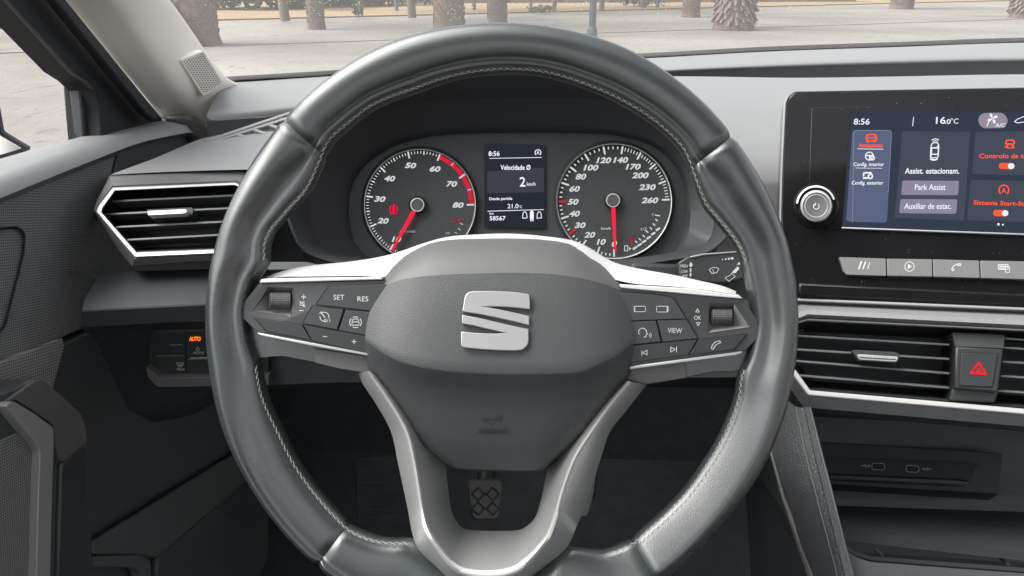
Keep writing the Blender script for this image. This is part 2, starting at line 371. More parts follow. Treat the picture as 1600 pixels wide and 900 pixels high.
# ------------------------------------------------------------------ palms, lamp post, shrubs, wall beyond
BARK = mat('palm bark', (0.13, 0.10, 0.085), 0.95, spec=0.1, var=0.35, varscale=9, grain=('noise', 30, 0.7, 0.02))
BARKB = mat('palm leaf bases', (0.16, 0.122, 0.105), 0.95, spec=0.1, var=0.4, varscale=12)
FROND = mat('palm frond', (0.07, 0.105, 0.04), 0.6, var=0.3, varscale=4)
LEAF = mat('shrub leaves', (0.055, 0.062, 0.042), 0.7, var=0.4, varscale=3)
PLAINBARK = mat('pale trunk bark', (0.10, 0.09, 0.075), 0.9, var=0.3, varscale=6)
def palm(px, py, wpx, hgt, label, shag, seed):
    rng = random.Random(seed); g = gpt(px, py, 0.008); base = Vector((g.x, g.y, 0.008))
    d = (base - CAM).length; r = wpx / 2 / FPX * d * 1.0
    t = thing('palm_tree', label, 'palm tree', base, 'palm trees on the plaza')
    rows = []; n = 20; nz = 26
    for i in range(nz):
        z = hgt * i / (nz - 1); rr = r * (1.12 if i == 0 else 1.0 - 0.12 * i / nz)
        rows.append([base + Vector((math.cos(2 * math.pi * k / n) * rr * (1 + rng.uniform(-.05, .05)), math.sin(2 * math.pi * k / n) * rr * (1 + rng.uniform(-.05, .05)), z)) for k in range(n)])
    grid('trunk', rows, BARK, t, closed_u=True, smooth=180)
    V, Fc = [], []; layers = int(hgt / (0.085 if shag else 0.10))
    for i in range(layers):
        z = 0.05 + hgt * i / layers; m = 17 if shag else 11
        for k in range(m):
            a = 2 * math.pi * (k + 0.5 * (i % 2) + rng.uniform(-.2, .2)) / m; rr = r * (1.0 - 0.12 * i / layers)
            out = (rr * (0.26 if shag else 0.10)) * rng.uniform(.5, 1.3) * (1 if not shag or z > .25 else .4); hw = rr * (.13 if shag else .24); hh = 0.17 * rng.uniform(.7, 1.2)
            c, s_ = math.cos(a), math.sin(a); ra = Vector((c, s_, 0)); tg = Vector((-s_, c, 0))
            p = base + Vector((0, 0, z)); n0 = len(V)
            dz = -1 if shag else 1
            V.extend([p + ra * rr * .97 - tg * hw, p + ra * rr * .97 + tg * hw, p + ra * (rr + out) + tg * hw * .4 + Vector((0, 0, dz * hh)), p + ra * (rr + out) - tg * hw * .4 + Vector((0, 0, dz * hh)), p + ra * rr * .95 + Vector((0, 0, dz * hh * 1.05))])
            Fc += [[n0, n0 + 1, n0 + 2, n0 + 3], [n0, n0 + 3, n0 + 4], [n0 + 1, n0 + 4, n0 + 2], [n0 + 3, n0 + 2, n0 + 4]]
    o = mk('leaf_bases', V, Fc, BARKB, t); o['kind'] = 'stuff'
    V, Fc = [], []
    for k in range(26):
        a = rng.uniform(0, 2 * math.pi); el = rng.uniform(-.3, 1.2); L = rng.uniform(2.2, 3.0); prev = None
        for i in range(9):
            u = i / 8; rr = L * u * math.cos(el) ; zz = hgt + L * u * math.sin(el) - 1.3 * u * u * L * .6
            c = base + Vector((math.cos(a) * rr, math.sin(a) * rr, zz)); tg = Vector((-math.sin(a), math.cos(a), 0))
            if prev is not None:
                for sd_ in (-1, 1):
                    for q in range(3):
                        pp = prev.lerp(c, q / 3); n0 = len(V); ll = .45 * (1 - abs(u - .5))
                        V.extend([pp, pp + (c - prev) * .16, pp + tg * sd_ * ll + (c - prev) * .5 - Vector((0, 0, .12))]); Fc.append([n0, n0 + 1, n0 + 2])
                n0 = len(V); V.extend([prev - tg * .02, prev + tg * .02, c + tg * .015, c - tg * .015]); Fc.append([n0, n0 + 1, n0 + 2, n0 + 3])
            prev = c
    mk('crown', V, Fc, FROND, t, recalc=False)
palm(308, 70, 60, 5.5, 'wide pinkish palm trunk just right of the beige pillar', False, 1)
palm(495, 46, 24, 5.2, 'palm trunk second from the left, above the empty paving', False, 2)
palm(702, 49, 44, 5.6, 'thick reddish palm trunk rising just left of the top of the wheel', False, 3)
palm(777, 38, 28, 5.2, 'slimmer palm trunk right behind the top centre of the wheel', False, 4)
palm(1079, 27, 24, 5.4, 'small far palm trunk between the lamp post and the shaggy palm', False, 5)
palm(1145, 46, 52, 5.4, 'shaggy palm trunk with flaring leaf bases right of the lamp post', True, 6)
palm(1408, 14, 28, 5.5, 'distant palm trunk above the infotainment screen', False, 7)
palm(1606, 28, 40, 5.4, 'palm trunk cut off at the right edge of the picture', True, 8)
def trunk(px, py, wpx, hgt, label, seed):
    rng = random.Random(seed); g = gpt(px, py, 0.05); base = Vector((g.x, g.y, 0.05)); r = wpx / 2 / FPX * (base - CAM).length
    t = thing('young_tree', label, 'tree', base, 'slim trees on the earth strip')
    tube('trunk', [base + Vector((rng.uniform(-.03, .03) * i, rng.uniform(-.03, .03) * i, hgt * i / 6)) for i in range(7)], [r * (1.15 - .08 * i) for i in range(7)], PLAINBARK, t)
    top = base + Vector((0, 0, hgt))
    for k in range(3):
        a = k * 2.1 + rng.random(); tube('limb', [top - Vector((0, 0, .5)), top + Vector((math.cos(a) * .5, math.sin(a) * .5, .4)), top + Vector((math.cos(a) * 1.0, math.sin(a) * 1.0, 1.1))], [r * .5, r * .35, r * .15], PLAINBARK, t, n=6)
    leaves('crown', top + Vector((0, 0, 1.0)), (1.5, 1.5, 1.2), 700, .16, LEAF, t, rng)
def leaves(name, c, ext, n, sz, m, parent, rng):
    V, Fc = [], []; cl = [Vector((rng.gauss(0, .45) * ext[0], rng.gauss(0, .45) * ext[1], rng.gauss(0, .4) * ext[2])) for _ in range(16)]
    for i in range(n):
        q = rng.choice(cl); p = c + q + Vector((rng.gauss(0, .2) * ext[0], rng.gauss(0, .2) * ext[1], rng.gauss(0, .2) * ext[2]))
        if p.z < 0.06: p.z = 0.06 + rng.random() * .1
        d1 = Vector((rng.uniform(-1, 1), rng.uniform(-1, 1), rng.uniform(-1, 1))).normalized() * sz; d2 = d1.orthogonal().normalized() * sz * .6
        k = len(V); V.extend([p - d1, p + d2, p + d1, p - d2]); Fc.append([k, k + 1, k + 2, k + 3])
    return mk(name, V, Fc, m, parent, recalc=False)
for i, (px, py, wp, h_, lb) in enumerate([
    (446, 33, 12, 3.4, 'slim pale tree trunk left of the second palm, on the earth strip'),
    (644, 28, 11, 3.4, 'slim tree trunk just left of the thick reddish palm'),
    (741, 16, 5, 3.2, 'very thin sapling between the two palms behind the wheel top'),
    (620, 17, 5, 3.0, 'very thin sapling left of the slim trunk by the reddish palm'),
    (866, 12, 6, 3.2, 'very thin sapling left of the dark lamp post'),
    (830, 20, 4, 3.0, 'thinnest sapling, right of the palm behind the wheel top'),
    (940, 17, 7, 3.4, 'slim trunk close behind the dark lamp post, to its right'),
    (1005, 12, 7, 3.4, 'slim trunk midway between lamp post and far palm'),
    (1027, 12, 4, 3.2, 'thin sapling left of the small far palm')]):
    trunk(px, py, wp, h_, lb, 40 + i)
def shrub(px, py, wpx, hpx, label, seed, n=500):
    rng = random.Random(seed); g = gpt(px, py, 0.05); base = Vector((g.x, g.y, 0.05)); d = (base - CAM).length; e = wpx / FPX * d / 2; hh = hpx / FPX * d
    t = thing('shrub', label, 'shrub', base, 'shrubs on the earth strip')
    tube('stem', [base, base + Vector((.02, 0, hh * .6))], .03, PLAINBARK, t, n=6)
    leaves('foliage', base + Vector((0, 0, hh * .5)), (e, e * .8, hh * .55), n, max(.05, e * .09), LEAF, t, rng)
shrub(560, 26, 16, 20, 'small green shrub at the foot of the trees between two palms', 61, 250)
shrub(425, 13, 160, 60, 'broad dark shrub behind the slim trunk on the left', 62, 1600)
shrub(360, 13, 120, 60, 'dark shrub right of the leftmost palm trunk', 63, 1300)
shrub(540, 10, 140, 55, 'grey green shrub behind the small green shrub', 64, 1400)
shrub(600, 8, 110, 45, 'far shrub left of the thick reddish palm', 65, 1100)
shrub(1000, 10, 60, 14, 'low shrub right of the lamp post by the wall', 66, 500)
shrub(845, 20, 40, 10, 'low dry shrub left of the lamp post', 67, 260)
STUCCO = mat('warm stucco', (0.15, 0.115, 0.085), 0.9, var=0.12, varscale=1.5)
STUCCO2 = mat('pale stucco', (0.14, 0.13, 0.118), 0.9, var=0.1, varscale=1.5)
wl = thing('boundary_wall', 'low warm stucco wall beyond the palms', 'wall', gpt(1150, 4))
wa, wb = gpt(620, 7), gpt(1332, 4)
for i in range(9):
    a = along(wa, wb, i / 9); b = along(wa, wb, (i + .96) / 9)
    sheet('panel', [a, b, (b[0], b[1] + .25), (a[0], a[1] + .25)], 1.1, STUCCO if i % 3 else STUCCO2, kind=None, depth=1.1, parent=wl)
    c = along(wa, wb, (i + .98) / 9)
    sheet('post', [(c[0] - .18, c[1] - .08), (c[0] + .18, c[1] - .08), (c[0] + .18, c[1] + .3), (c[0] - .18, c[1] + .3)], 1.25, STUCCO2, kind=None, depth=1.25, parent=wl)
for p_ in wl.children: p_.matrix_parent_inverse = Matrix.Translation(-wl.location)
POSTM = mat('dark green post paint', (0.02, 0.045, 0.045), 0.4)
g = gpt(925, 57, 0.008); lp = thing('lamp_post', 'dark green lamp post standing beyond the wheel top', 'lamp post', g)
tube('pole', [g, g + Vector((0, 0, 4.2))], [.075, .055], POSTM, lp, n=14)
tube('base', [g + Vector((0, 0, .004)), g + Vector((0, 0, .12)), g + Vector((0, 0, .2))], [.11, .11, .08], POSTM, lp, n=14)
lh = tube('lamp_head', [g + Vector((0, 0, 4.2)), g + Vector((0, 0, 4.25)), g + Vector((0, 0, 4.55)), g + Vector((0, 0, 4.62))], [.06, .16, .22, .05], POSTM, lp, n=14)

# ================================================================== the car
ROOFZ = 1.43
# windscreen base line (pixels, depth) and header above the driver
base_px = [(352, 128, 1.02), (430, 123, 1.07), (520, 117, 1.13), (640, 108, 1.19), (800, 98, 1.24), (1000, 90, 1.27), (1200, 79, 1.29), (1400, 72, 1.30), (1600, 65, 1.29), (1900, 62, 1.20), (2200, 75, 1.08)]
BASE = [W(*b) for b in base_px]
HEAD = [Vector((-0.36 + 1.44 * i / 10, 0.25 + 0.08 * math.sin(math.pi * i / 10), ROOFZ - 0.01)) for i in range(11)]
body = thing('car_body', 'car body shell framing the windscreen, with beige lining', 'car body', (0.36, 0.4, 0.0))
def box(name, lo, hi, m, parent, bevel=0.004):
    x0, y0, z0 = lo; x1, y1, z1 = hi
    v = [Vector((x, y, z)) for z in (z0, z1) for y in (y0, y1) for x in (x0, x1)]
    return mk(name, v, [[0, 1, 3, 2], [4, 6, 7, 5], [0, 4, 5, 1], [2, 3, 7, 6], [0, 2, 6, 4], [1, 5, 7, 3]], m, parent, bevel=bevel)
# roof lining (slightly domed), floor, rear half
rows = []
for j in range(7):
    t = j / 6; row = []
    for i in range(11):
        p = HEAD[i]; yb = -1.9
        row.append(Vector((p.x, p.y + (yb - p.y) * t, ROOFZ + 0.03 * math.sin(math.pi * i / 10) + 0.03 * math.sin(math.pi * t))))
    rows.append(row)
# roof lining in strips round an unseen glass panel added to light the cabin
NI = 11
def roof_strip(j0, j1, i0, i1): grid('roof_lining', [r[i0:i1 + 1] for r in rows[j0:j1 + 1]], CLOTH, body, smooth=180, solid=-0.03)
roof_strip(0, 1, 0, 10); roof_strip(5, 6, 0, 10); roof_strip(1, 5, 0, 1); roof_strip(1, 5, 9, 10)
grid('added_roof_glass', [r[1:10] for r in rows[1:6]], FILL_GLASS, body, smooth=180)
box('floor_pan', (-0.50, -1.9, 0.24), (1.22, 1.30, 0.28), CARPET, body)
box('bulkhead', (-0.50, 1.18, 0.28), (1.16, 1.24, 0.98), CARPET, body)
BOUNCEM = mat('grey bounce cloth', (0.40, 0.39, 0.37), 0.9)  # unseen cabin trim, kept low and pale to bounce in more light
box('rear_seat_back', (-0.40, -1.25, 0.28), (1.12, -1.10, 0.90), BOUNCEM, body, bevel=0.03)
box('tailgate', (-0.40, -1.95, 0.28), (1.12, -1.88, 0.92), BOUNCEM, body)
box('passenger_side_wall', (1.14, -1.9, 0.28), (1.20, 1.20, 0.95), BOUNCEM, body)
box('front_side_wall', (-0.50, -0.42, 0.28), (-0.465, 1.24, 0.96), CARPET, body)
box('rear_side_wall', (-0.50, -1.9, 0.28), (-0.44, -0.42, 0.95), BOUNCEM, body)
for x in (-0.45, 1.10):
    tube('centre_pillar', [Vector((x, -0.40, 0.3)), Vector((x, -0.40, 1.0)), Vector((x + (.06 if x < 0 else -.06), -0.45, ROOFZ))], [.06, .06, .045], CLOTH, body, n=8)
    tube('rear_pillar', [Vector((x, -1.45, 1.0)), Vector((x + (.06 if x < 0 else -.06), -1.35, ROOFZ))], [.09, .07], CLOTH, body, n=8)
# far side pillar on the passenger side
tube('passenger_pillar', [BASE[-1] + Vector((0, 0, -.1)), HEAD[-1]], [.05, .045], BEIGE, body, n=8)
# bonnet below the line of sight
rows = [[Vector((BASE[i].x + (BASE[i].x - .36) * .1 * j, BASE[i].y + .04 + .22 * j, .90 - .012 * j * j)) for i in range(len(BASE))] for j in range(6)]
grid('bonnet', rows, BODY, body, smooth=180, solid=0.01)
# outer black frit line at the glass foot
V = []
tube('windscreen_seal', [b + Vector((0, 0.006, 0.002)) for b in resample(BASE, 40)], 0.0045, RUBBER, body, n=6)

GB = [W(300, 146, .985)] + BASE; GH = [HEAD[0] + Vector((-.09, 0, -.03))] + HEAD
wsn = thing('windscreen', 'clear raked windscreen with dried specks above the dashboard', 'windscreen', (0.36, 0.8, 1.1))
rows = []
for j in range(9):
    t = j / 8; rows.append([GB[i].lerp(GH[i], t) + Vector((0, .10 * math.sin(math.pi * t), .06 * math.sin(math.pi * t))) for i in range(len(GB))])
grid('pane', rows, WGLASS, wsn, smooth=180)
# dried specks on the glass, upper left
SPECK = mat('dried water specks', (0.85, 0.85, 0.82), 0.6)
V, Fc = [], []; rng = random.Random(3)
def glass_point(px, py):
    r = ray(px, py); best = None
    for j in range(8):
        for i in range(len(GB) - 1):
            a, b, c = rows[j][i], rows[j][i + 1], rows[j + 1][i]; n_ = (b - a).cross(c - a)
            if abs(n_.dot(r)) < 1e-9: continue
            tt = (a - CAM).dot(n_) / n_.dot(r)
            if tt <= 0: continue
            p = CAM + r * tt; e1, e2 = b - a, c - a; q = p - a
            d11, d12, d22 = e1.dot(e1), e1.dot(e2), e2.dot(e2); q1, q2 = q.dot(e1), q.dot(e2); den = d11 * d22 - d12 * d12
            u, v_ = (d22 * q1 - d12 * q2) / den, (d11 * q2 - d12 * q1) / den
            if -0.01 <= u <= 1.01 and -0.01 <= v_ <= 1.01: return p
    return None
for k in range(120):
    px = rng.choice([rng.uniform(330, 560), rng.uniform(300, 780), rng.gauss(715, 14), rng.uniform(800, 1250)]); py = abs(rng.gauss(0, 13))
    if 690 < px < 740: py = rng.uniform(8, 38)
    p = glass_point(px, py)
    if p is None: continue
    sz = rng.uniform(.0004, .0009); n0 = len(V); p = p - ray(px, py) * .003
    ax = Vector((1, 0, 0)); az = Vector((0, -.5, .8)).normalized()
    V.extend([p - ax * sz, p - az * sz * .8, p + ax * sz, p + az * sz * .8, p - ray(px, py).normalized() * sz * .6]); Fc += [[n0 + i, n0 + (i + 1) % 4, n0 + 4] for i in range(4)]
o = mk('specks', V, Fc, SPECK, wsn); o['kind'] = 'stuff'

# ------------------------------------------------------------------ windscreen pillar trim (left)
ap = thing('windscreen_pillar', 'beige windscreen pillar trim with a perforated speaker grille', 'pillar', W(300, 170, .92))
# columns: outer edge (door side), mid flank, ridge valley, front face, windscreen edge; rows from base up past the roof
prow = [
    ([(250, 240, 1.0), (280, 240, 1.01), (308, 236, 1.01), (330, 222, 1.03), (366, 190, 1.05), (396, 165, 1.06)]),
    ([(248, 190, .95), (278, 190, .96), (306, 188, .965), (324, 178, .98), (356, 152, 1.01), (384, 133, 1.03)]),
    ([(233, 166, .915), (268, 160, .915), (292, 158, .915), (330, 142, .945), (352, 131, .98), (364, 126, 1.0)]),
    ([(200, 127, .87), (232, 115, .87), (259, 112, .87), (300, 100, .905), (330, 92, .95), (344, 110, 1.0)]),
    ([(150, 67, .82), (185, 52, .82), (216, 50, .82), (262, 40, .86), (293, 36, .91), (312, 66, .97)]),
    ([(94, 0, .775), (140, -6, .775), (172, -8, .775), (226, -14, .81), (262, -12, .86), (276, 8, .93)]),
]
pr = [[W(*p) for p in r] for r in prow]
top = [Vector((-0.40 + .03 * i / 5, .28 + .02 * i, ROOFZ - .02)) for i in range(6)]
pr.append([pr[-1][i].lerp(top[i], .5) + Vector((0, .02, .02)) for i in range(6)]); pr.append(top)
grid('trim', pr, BEIGE, ap, smooth=180, subsurf=2, solid=.012)
# speaker grille: slightly raised plate with perforations
gq = [W(281, 94, .890), W(318, 79, .914), W(351, 131, .965), W(318, 152, .938)]
gn = (gq[1] - gq[0]).cross(gq[3] - gq[0]).normalized()
if gn.dot(CAM - gq[0]) < 0: gn = -gn
GPL = Pl(gq[0] + gn * .001, gn)
gpx = [(281, 94), (318, 79), (351, 131), (318, 152)]
prism('speaker_grille', gpx, GPL, 0.0035, -0.006, BEIGE, ap, bevel=.001, r=4)
D = Draw(GPL, 0.0039)
for i in range(15):
    for j in range(9):
        u = (i + .5 + (.25 if j % 2 else -.25)) / 15; v_ = (j + .5) / 9
        u = .06 + .88 * u; v_ = .08 + .84 * v_
        a = along(gpx[0], gpx[3], u); b = along(gpx[1], gpx[2], u); c = along(a, b, v_)
        D.disc(c[0], c[1], 1.25, 8, .95)
o = D.done('perforations', BEIGED, [c for c in ap.children if c.name.startswith('speaker_grille')][0])

# ------------------------------------------------------------------ driver door
door = thing('driver_door', 'dark driver door with woven panel and window, left of the dashboard', 'car door', (-0.42, 0.35, 0.35))
# window frame (black) beyond the pillar
prism('window_frame', [(-260, -300), (-150, -330), (40, -60), (95, -4), (252, 182), (262, 205), (160, 225), (159, 200), (157, 166), (149, 141), (135, 127), (114, 113), (8, -2)], PX(-0.43), 0, -.03, RUBBER, door, bevel=.002)
prism('frame_seal', [(70, -20), (88, -20), (250, 180), (244, 190), (228, 178)], PX(-0.412), 0, -.01, RUBBER, door, bevel=.002)
prism('frame_strip', [(7, -4), (9, -5), (115, 112), (136, 126.5), (149, 141), (147, 141), (133, 128), (113.5, 114.5)], PX(-0.429), 0, -.004, SOFT2, door, bevel=.001)
prism('quarter_bar', [(114, 112), (124, 118), (133, 232), (124, 232)], PX(-0.452), 0, -.012, RUBBER, door, bevel=.002)
prism('mirror_corner_trim', [(123, 118), (136, 127), (150, 142), (158, 166), (162, 225), (133, 232)], PX(-0.446), 0, -.012, SOFT2, door, bevel=.002)
prism('window_pane', [(-700, -700), (40, -120), (270, 205), (200, 260), (-700, 420)], PX(-0.46), 0, -.004, GLASS, door, bevel=0)
# belt rail: swept profile along the door top
N = 26
edge = [(-420, 388), (-200, 313), (0, 249), (80, 226), (160, 205), (215, 191), (262, 182), (298, 179), (312, 183)]
crest = [(-420, 425), (-200, 342), (0, 271), (80, 243), (160, 219), (215, 203), (262, 192), (300, 186), (318, 190)]
mid = [(-420, 455), (-200, 367), (0, 290), (80, 260), (160, 233), (215, 215), (262, 203), (304, 194), (322, 198)]
low = [(-420, 482), (-200, 392), (0, 310), (80, 277), (160, 245), (215, 224), (262, 213), (306, 206), (326, 208)]
prof = [(edge, -.452, -.03), (edge, -.448, 0), (crest, -.412, 0), (mid, -.396, 0), (low, -.392, 0), (low, -.402, -.004)]
rows = []
for pts, x, dz in prof:
    rs = resample([(a, b, 0) for a, b in pts], N); rows.append([PX(x).at(p.x, p.y) + Vector((0, 0, dz)) for p in rs])
rail = grid('belt_rail', rows, SOFT_LIT, door, smooth=60)
# rail's rounded front end
e = [r[-1] for r in rows]
prism('panel_insert', fillet([(186, 238), (215, 228), (284, 211), (296, 222), (302, 262), (170, 300)], 5), PX(-.400), 0, -.01, SOFT2, door, bevel=.0015)
prism('rail_front_cap', [(292, 179.5), (308, 180), (322, 188), (330, 204), (330, 225), (320, 240), (300, 216)], PX(-.392), 0, -.03, SOFT2, door, bevel=.008, seg=4)
# woven panel
prism('woven_panel', [(-420, 470), (0, 300), (90, 262), (160, 236), (262, 204), (322, 200), (330, 420), (250, 480), (130, 514), (0, 566), (-420, 720)], PX(-.403), 0, -.02, WEAVE, door, bevel=.002)
prism('panel_piping', [(-200, 398), (0, 311), (80, 278), (160, 246), (215, 225), (262, 214), (290, 209), (290, 212), (262, 217), (215, 228.5), (160, 249.5), (80, 281.5), (0, 315), (-200, 402)], PX(-.400), 0, -.006, SOFT, door, bevel=.001)
# lower panel behind the pull handle, paler weave, dark kick area
prism('lower_weave', [(-300, 690), (0, 566), (98, 529), (101, 540), (84, 604), (60, 660), (-300, 760)], PX(-.398), 0, -.01, WEAVEL, door, bevel=.001)
prism('lower_panel', [(-300, 640), (0, 575), (98, 535), (180, 500), (330, 470), (420, 560), (420, 1200), (-300, 1200)], PX(-.406), 0, -.03, DOORD, door, bevel=.003)
# latch recess: rim and handle
rc = fillet([(-160, 372), (28, 353), (41, 364), (38, 398), (9, 512), (-12, 532), (-160, 560)], [2, 10, 8, 6, 10, 12, 2])
rci = fillet([(-160, 380), (20, 362), (33, 371), (30, 398), (2, 505), (-16, 524), (-160, 550)], [2, 10, 8, 6, 10, 12, 2])
lt = rings('latch_recess', [(rc, .001), (rc, .0035), ([(a * .75 + c * .25, b * .75 + d * .25) for (a, b), (c, d) in zip(rc, rci)], .003), (rci, -.018)], PX(-.403), RUBBER, door, cap=True)
prism('latch_handle', fillet([(-150, 400), (4, 385), (10, 392), (2, 425), (-8, 445), (-150, 460)], 5), PX(-.403), -.004, -.014, SATIND, lt, bevel=.002)
# armrest pull: angled block with pale front strip
PH = PX(-.345)
prism('pull_grip', fillet([(-60, 640), (0, 618), (58, 594), (68, 594), (128, 648), (135, 665), (138, 700), (145, 930), (-60, 930)], 8), PX(-.372), 0.008, -.03, DOORD, door, bevel=.008, seg=4)
prism('grip_inner', [(0, 690), (40, 668), (56, 690), (50, 930), (-30, 930)], PX(-.372), .0095, .0, WEAVE, door, bevel=.002)
prism('grip_strip', fillet([(8, 634), (20, 626), (52, 645), (84, 668), (84, 706), (82, 760), (78, 930), (56, 930), (61, 760), (63, 706), (56, 692)], 6), PX(-.372), .016, .004, mat('grey grip strip', (.26, .26, .255), .4, metal=.2), door, bevel=.003, seg=3)
prism('grip_face', [(96, 726), (136, 691), (143, 930), (90, 930)], PX(-.372), .0118, .002, SOFT2, door, bevel=.002)
prism('grip_top', fillet([(4, 632), (58, 594), (68, 594), (126, 646), (134, 668), (136, 690), (98, 722), (90, 716), (84, 664), (50, 640), (24, 624)], 5), PX(-.372), .0112, .002, mat('worn grip plastic', (.095, .092, .090), .5, grain=('noise', 900, .3, .0004), var=.3, varscale=60), door, bevel=.008, seg=4)
# map pocket lip and speaker mesh at the foot
prism('pocket_lip', fillet([(146, 848), (300, 752), (430, 672), (430, 712), (245, 872), (228, 868), (146, 867)], 4), PX(-.395), 0.003, -.004, mat('pocket plastic', (.066, .069, .071), .6, grain=('noise', 600, .4, .0006)), door, bevel=.003)
prism('pocket_edge', fillet([(146, 869), (220, 867), (236, 878), (238, 930), (222, 930), (218, 892), (206, 886), (146, 886)], 5), PX(-.395), .006, -.004, MATS['pocket plastic'], door, bevel=.003)
sp = prism('speaker_cover', [(246, 872), (340, 790), (380, 820), (380, 950), (244, 950)], PX(-.400), 0.003, -.004, DOORD, door, bevel=.002)
D = Draw(PX(-.400), .0036)
for i in range(26):
    for j in range(20):
        x = 252 + 5.4 * i + 1.6 * (j % 2); y = 905 - 4.4 * j + 18 - 3.0 * i + 30
        if 252 < x < 352 and y < 930 and y > 888 - .86 * (x - 246): D.disc(x, y, 1.1, 6)
o = D.done('mesh_pattern', SOFT, sp)

# door mirror outside the window
mr = thing('door_mirror', 'corner of the driver door mirror outside the window', 'mirror', W(-20, 225, .85))
MP = Pl(W(-20, 225, .85), (0.35, -.93, .1))
prism('housing', fillet([(-180, 60), (-24, 70), (-8, 150), (2, 206), (44, 231), (42, 236), (0, 248), (-190, 290)], 4), MP, 0, -.012, RUBBER, mr, bevel=.003, seg=3)
prism('mirror_glass', fillet([(-175, 70), (-20, 80), (-9, 150), (-1, 211), (35, 232), (-2, 243), (-180, 278)], 4), MP, .0015, -.004, mat('mirror glass', (.8, .82, .84), .02, metal=1), mr, bevel=.0004)
rows = [[MP.at(x, y, h) for x, y in ((-178, 64), (-16, 74), (-6, 150), (2, 207), (40, 232), (0, 246), (-188, 286))] for h in (-.010,)]
rows.append([(p + Vector((-.05, .04, 0))) for p in rows[0]]); rows.append([(p.lerp(MP.at(-150, 180, 0), .45) + Vector((-.07, .08, 0))) for p in rows[0]])
grid('shell', rows, BODY, mr, closed_u=True, smooth=60, cap=True)

# ------------------------------------------------------------------ dashboard
dash = thing('dashboard', 'dark grey dashboard under the windscreen', 'dashboard', W(800, 400, .85))
# rear ledge at the glass and its rounded front lip, then the shadow step, then the sloping main pad
def row(pts, n=44): return [W(p.x, p.y, p.z) for p in resample(pts, n)]
far = [(352, 130, 1.015), (430, 125, 1.065), (520, 119, 1.125), (640, 110, 1.185), (800, 100, 1.235), (1000, 92, 1.265), (1200, 80.5, 1.285), (1400, 73.5, 1.295), (1600, 66.5, 1.285), (1900, 64, 1.19), (2200, 80, 1.05)]
lipA = [(330, 166, .93), (420, 158, .945), (500, 148, .955), (640, 130, .965), (800, 117, .975), (1000, 105, .98), (1200, 93, .99), (1400, 86, .99), (1600, 81, .98), (1900, 84, .93), (2200, 105, .85)]
lipB = [(322, 178, .915), (420, 170, .925), (500, 160, .935), (640, 140, .94), (800, 126, .95), (1000, 111, .955), (1200, 101, .965), (1400, 94, .965), (1600, 90, .955), (1900, 94, .905), (2200, 118, .83)]
lipC = [(322, 190, .915), (420, 182, .93), (500, 170, .94), (640, 148, .945), (800, 132, .955), (1000, 115, .96), (1200, 106, .97), (1400, 100, .97), (1600, 96, .96), (1900, 100, .91), (2200, 125, .835)]
lipD = [(325, 216, .92), (420, 206, .935), (500, 192, .945), (640, 168, .95), (800, 150, .96), (1000, 130, .965), (1200, 128, .975), (1400, 125, .975), (1600, 122, .965), (1900, 130, .915), (2200, 150, .84)]
grid('windscreen_ledge', [row(far), [a.lerp(b, .55) + Vector((0, 0, .004)) for a, b in zip(row(far), row(lipA))], row(lipA), row(lipB), row(lipC)], SOFT_LIT, dash, smooth=180, subsurf=1)
grid('ledge_shade_step', [row(lipC), row(lipD)], HOOD, dash, smooth=180)  # dark plastic paints the shadow gap below the lip
# main pad, right of the wheel
pR = [[(1000, 119, .93), (1100, 119.5, .925), (1240, 121.5, .92), (1400, 119.5, .91), (1520, 117, .90), (1620, 116, .89), (1900, 116, .86)],
      [(1000, 121, .92), (1100, 121.5, .915), (1240, 123.5, .91), (1400, 122, .90), (1520, 120, .89), (1620, 119, .88), (1900, 119, .85)],
      [(1010, 170, .83), (1100, 170, .83), (1240, 170, .83), (1400, 170, .82), (1520, 168, .81), (1620, 168, .80), (1900, 168, .78)],
      [(1020, 240, .76), (1100, 240, .76), (1240, 240, .76), (1400, 240, .75), (1520, 240, .74), (1620, 240, .73), (1900, 240, .71)],
      [(1030, 281, .735), (1100, 281, .735), (1240, 281, .735), (1400, 281, .725), (1520, 281, .715), (1620, 281, .705), (1900, 281, .69)],
      [(1030, 290, .735), (1100, 290, .735), (1240, 290, .735), (1400, 290, .725), (1520, 290, .715), (1620, 290, .705), (1900, 290, .69)],
      [(1030, 480, .74), (1100, 480, .74), (1240, 480, .74), (1400, 480, .73), (1520, 480, .72), (1620, 480, .71), (1900, 480, .69)]]
grid('right_pad', [row(r, 24) for r in pR], SOFT_LIT, dash, smooth=50)
# main pad, left of the wheel: flat top running to the side vent
pLf = [[(322, 214, .93), (380, 203, .93), (450, 186, .93), (560, 160, .93)],
       [(300, 222, .86), (350, 213, .865), (400, 214, .83), (480, 214, .80)],
       [(240, 248, .77), (310, 246, .765), (400, 243, .755), (480, 243, .75)],
       [(180, 270, .705), (250, 266.5, .70), (378, 262.5, .695), (480, 262.5, .695)],
       [(173, 273, .70), (250, 269, .695), (379, 265, .69), (480, 265, .69)]]
grid('left_pad', [row(r, 20) for r in pLf], SOFT_LIT, dash, smooth=60)
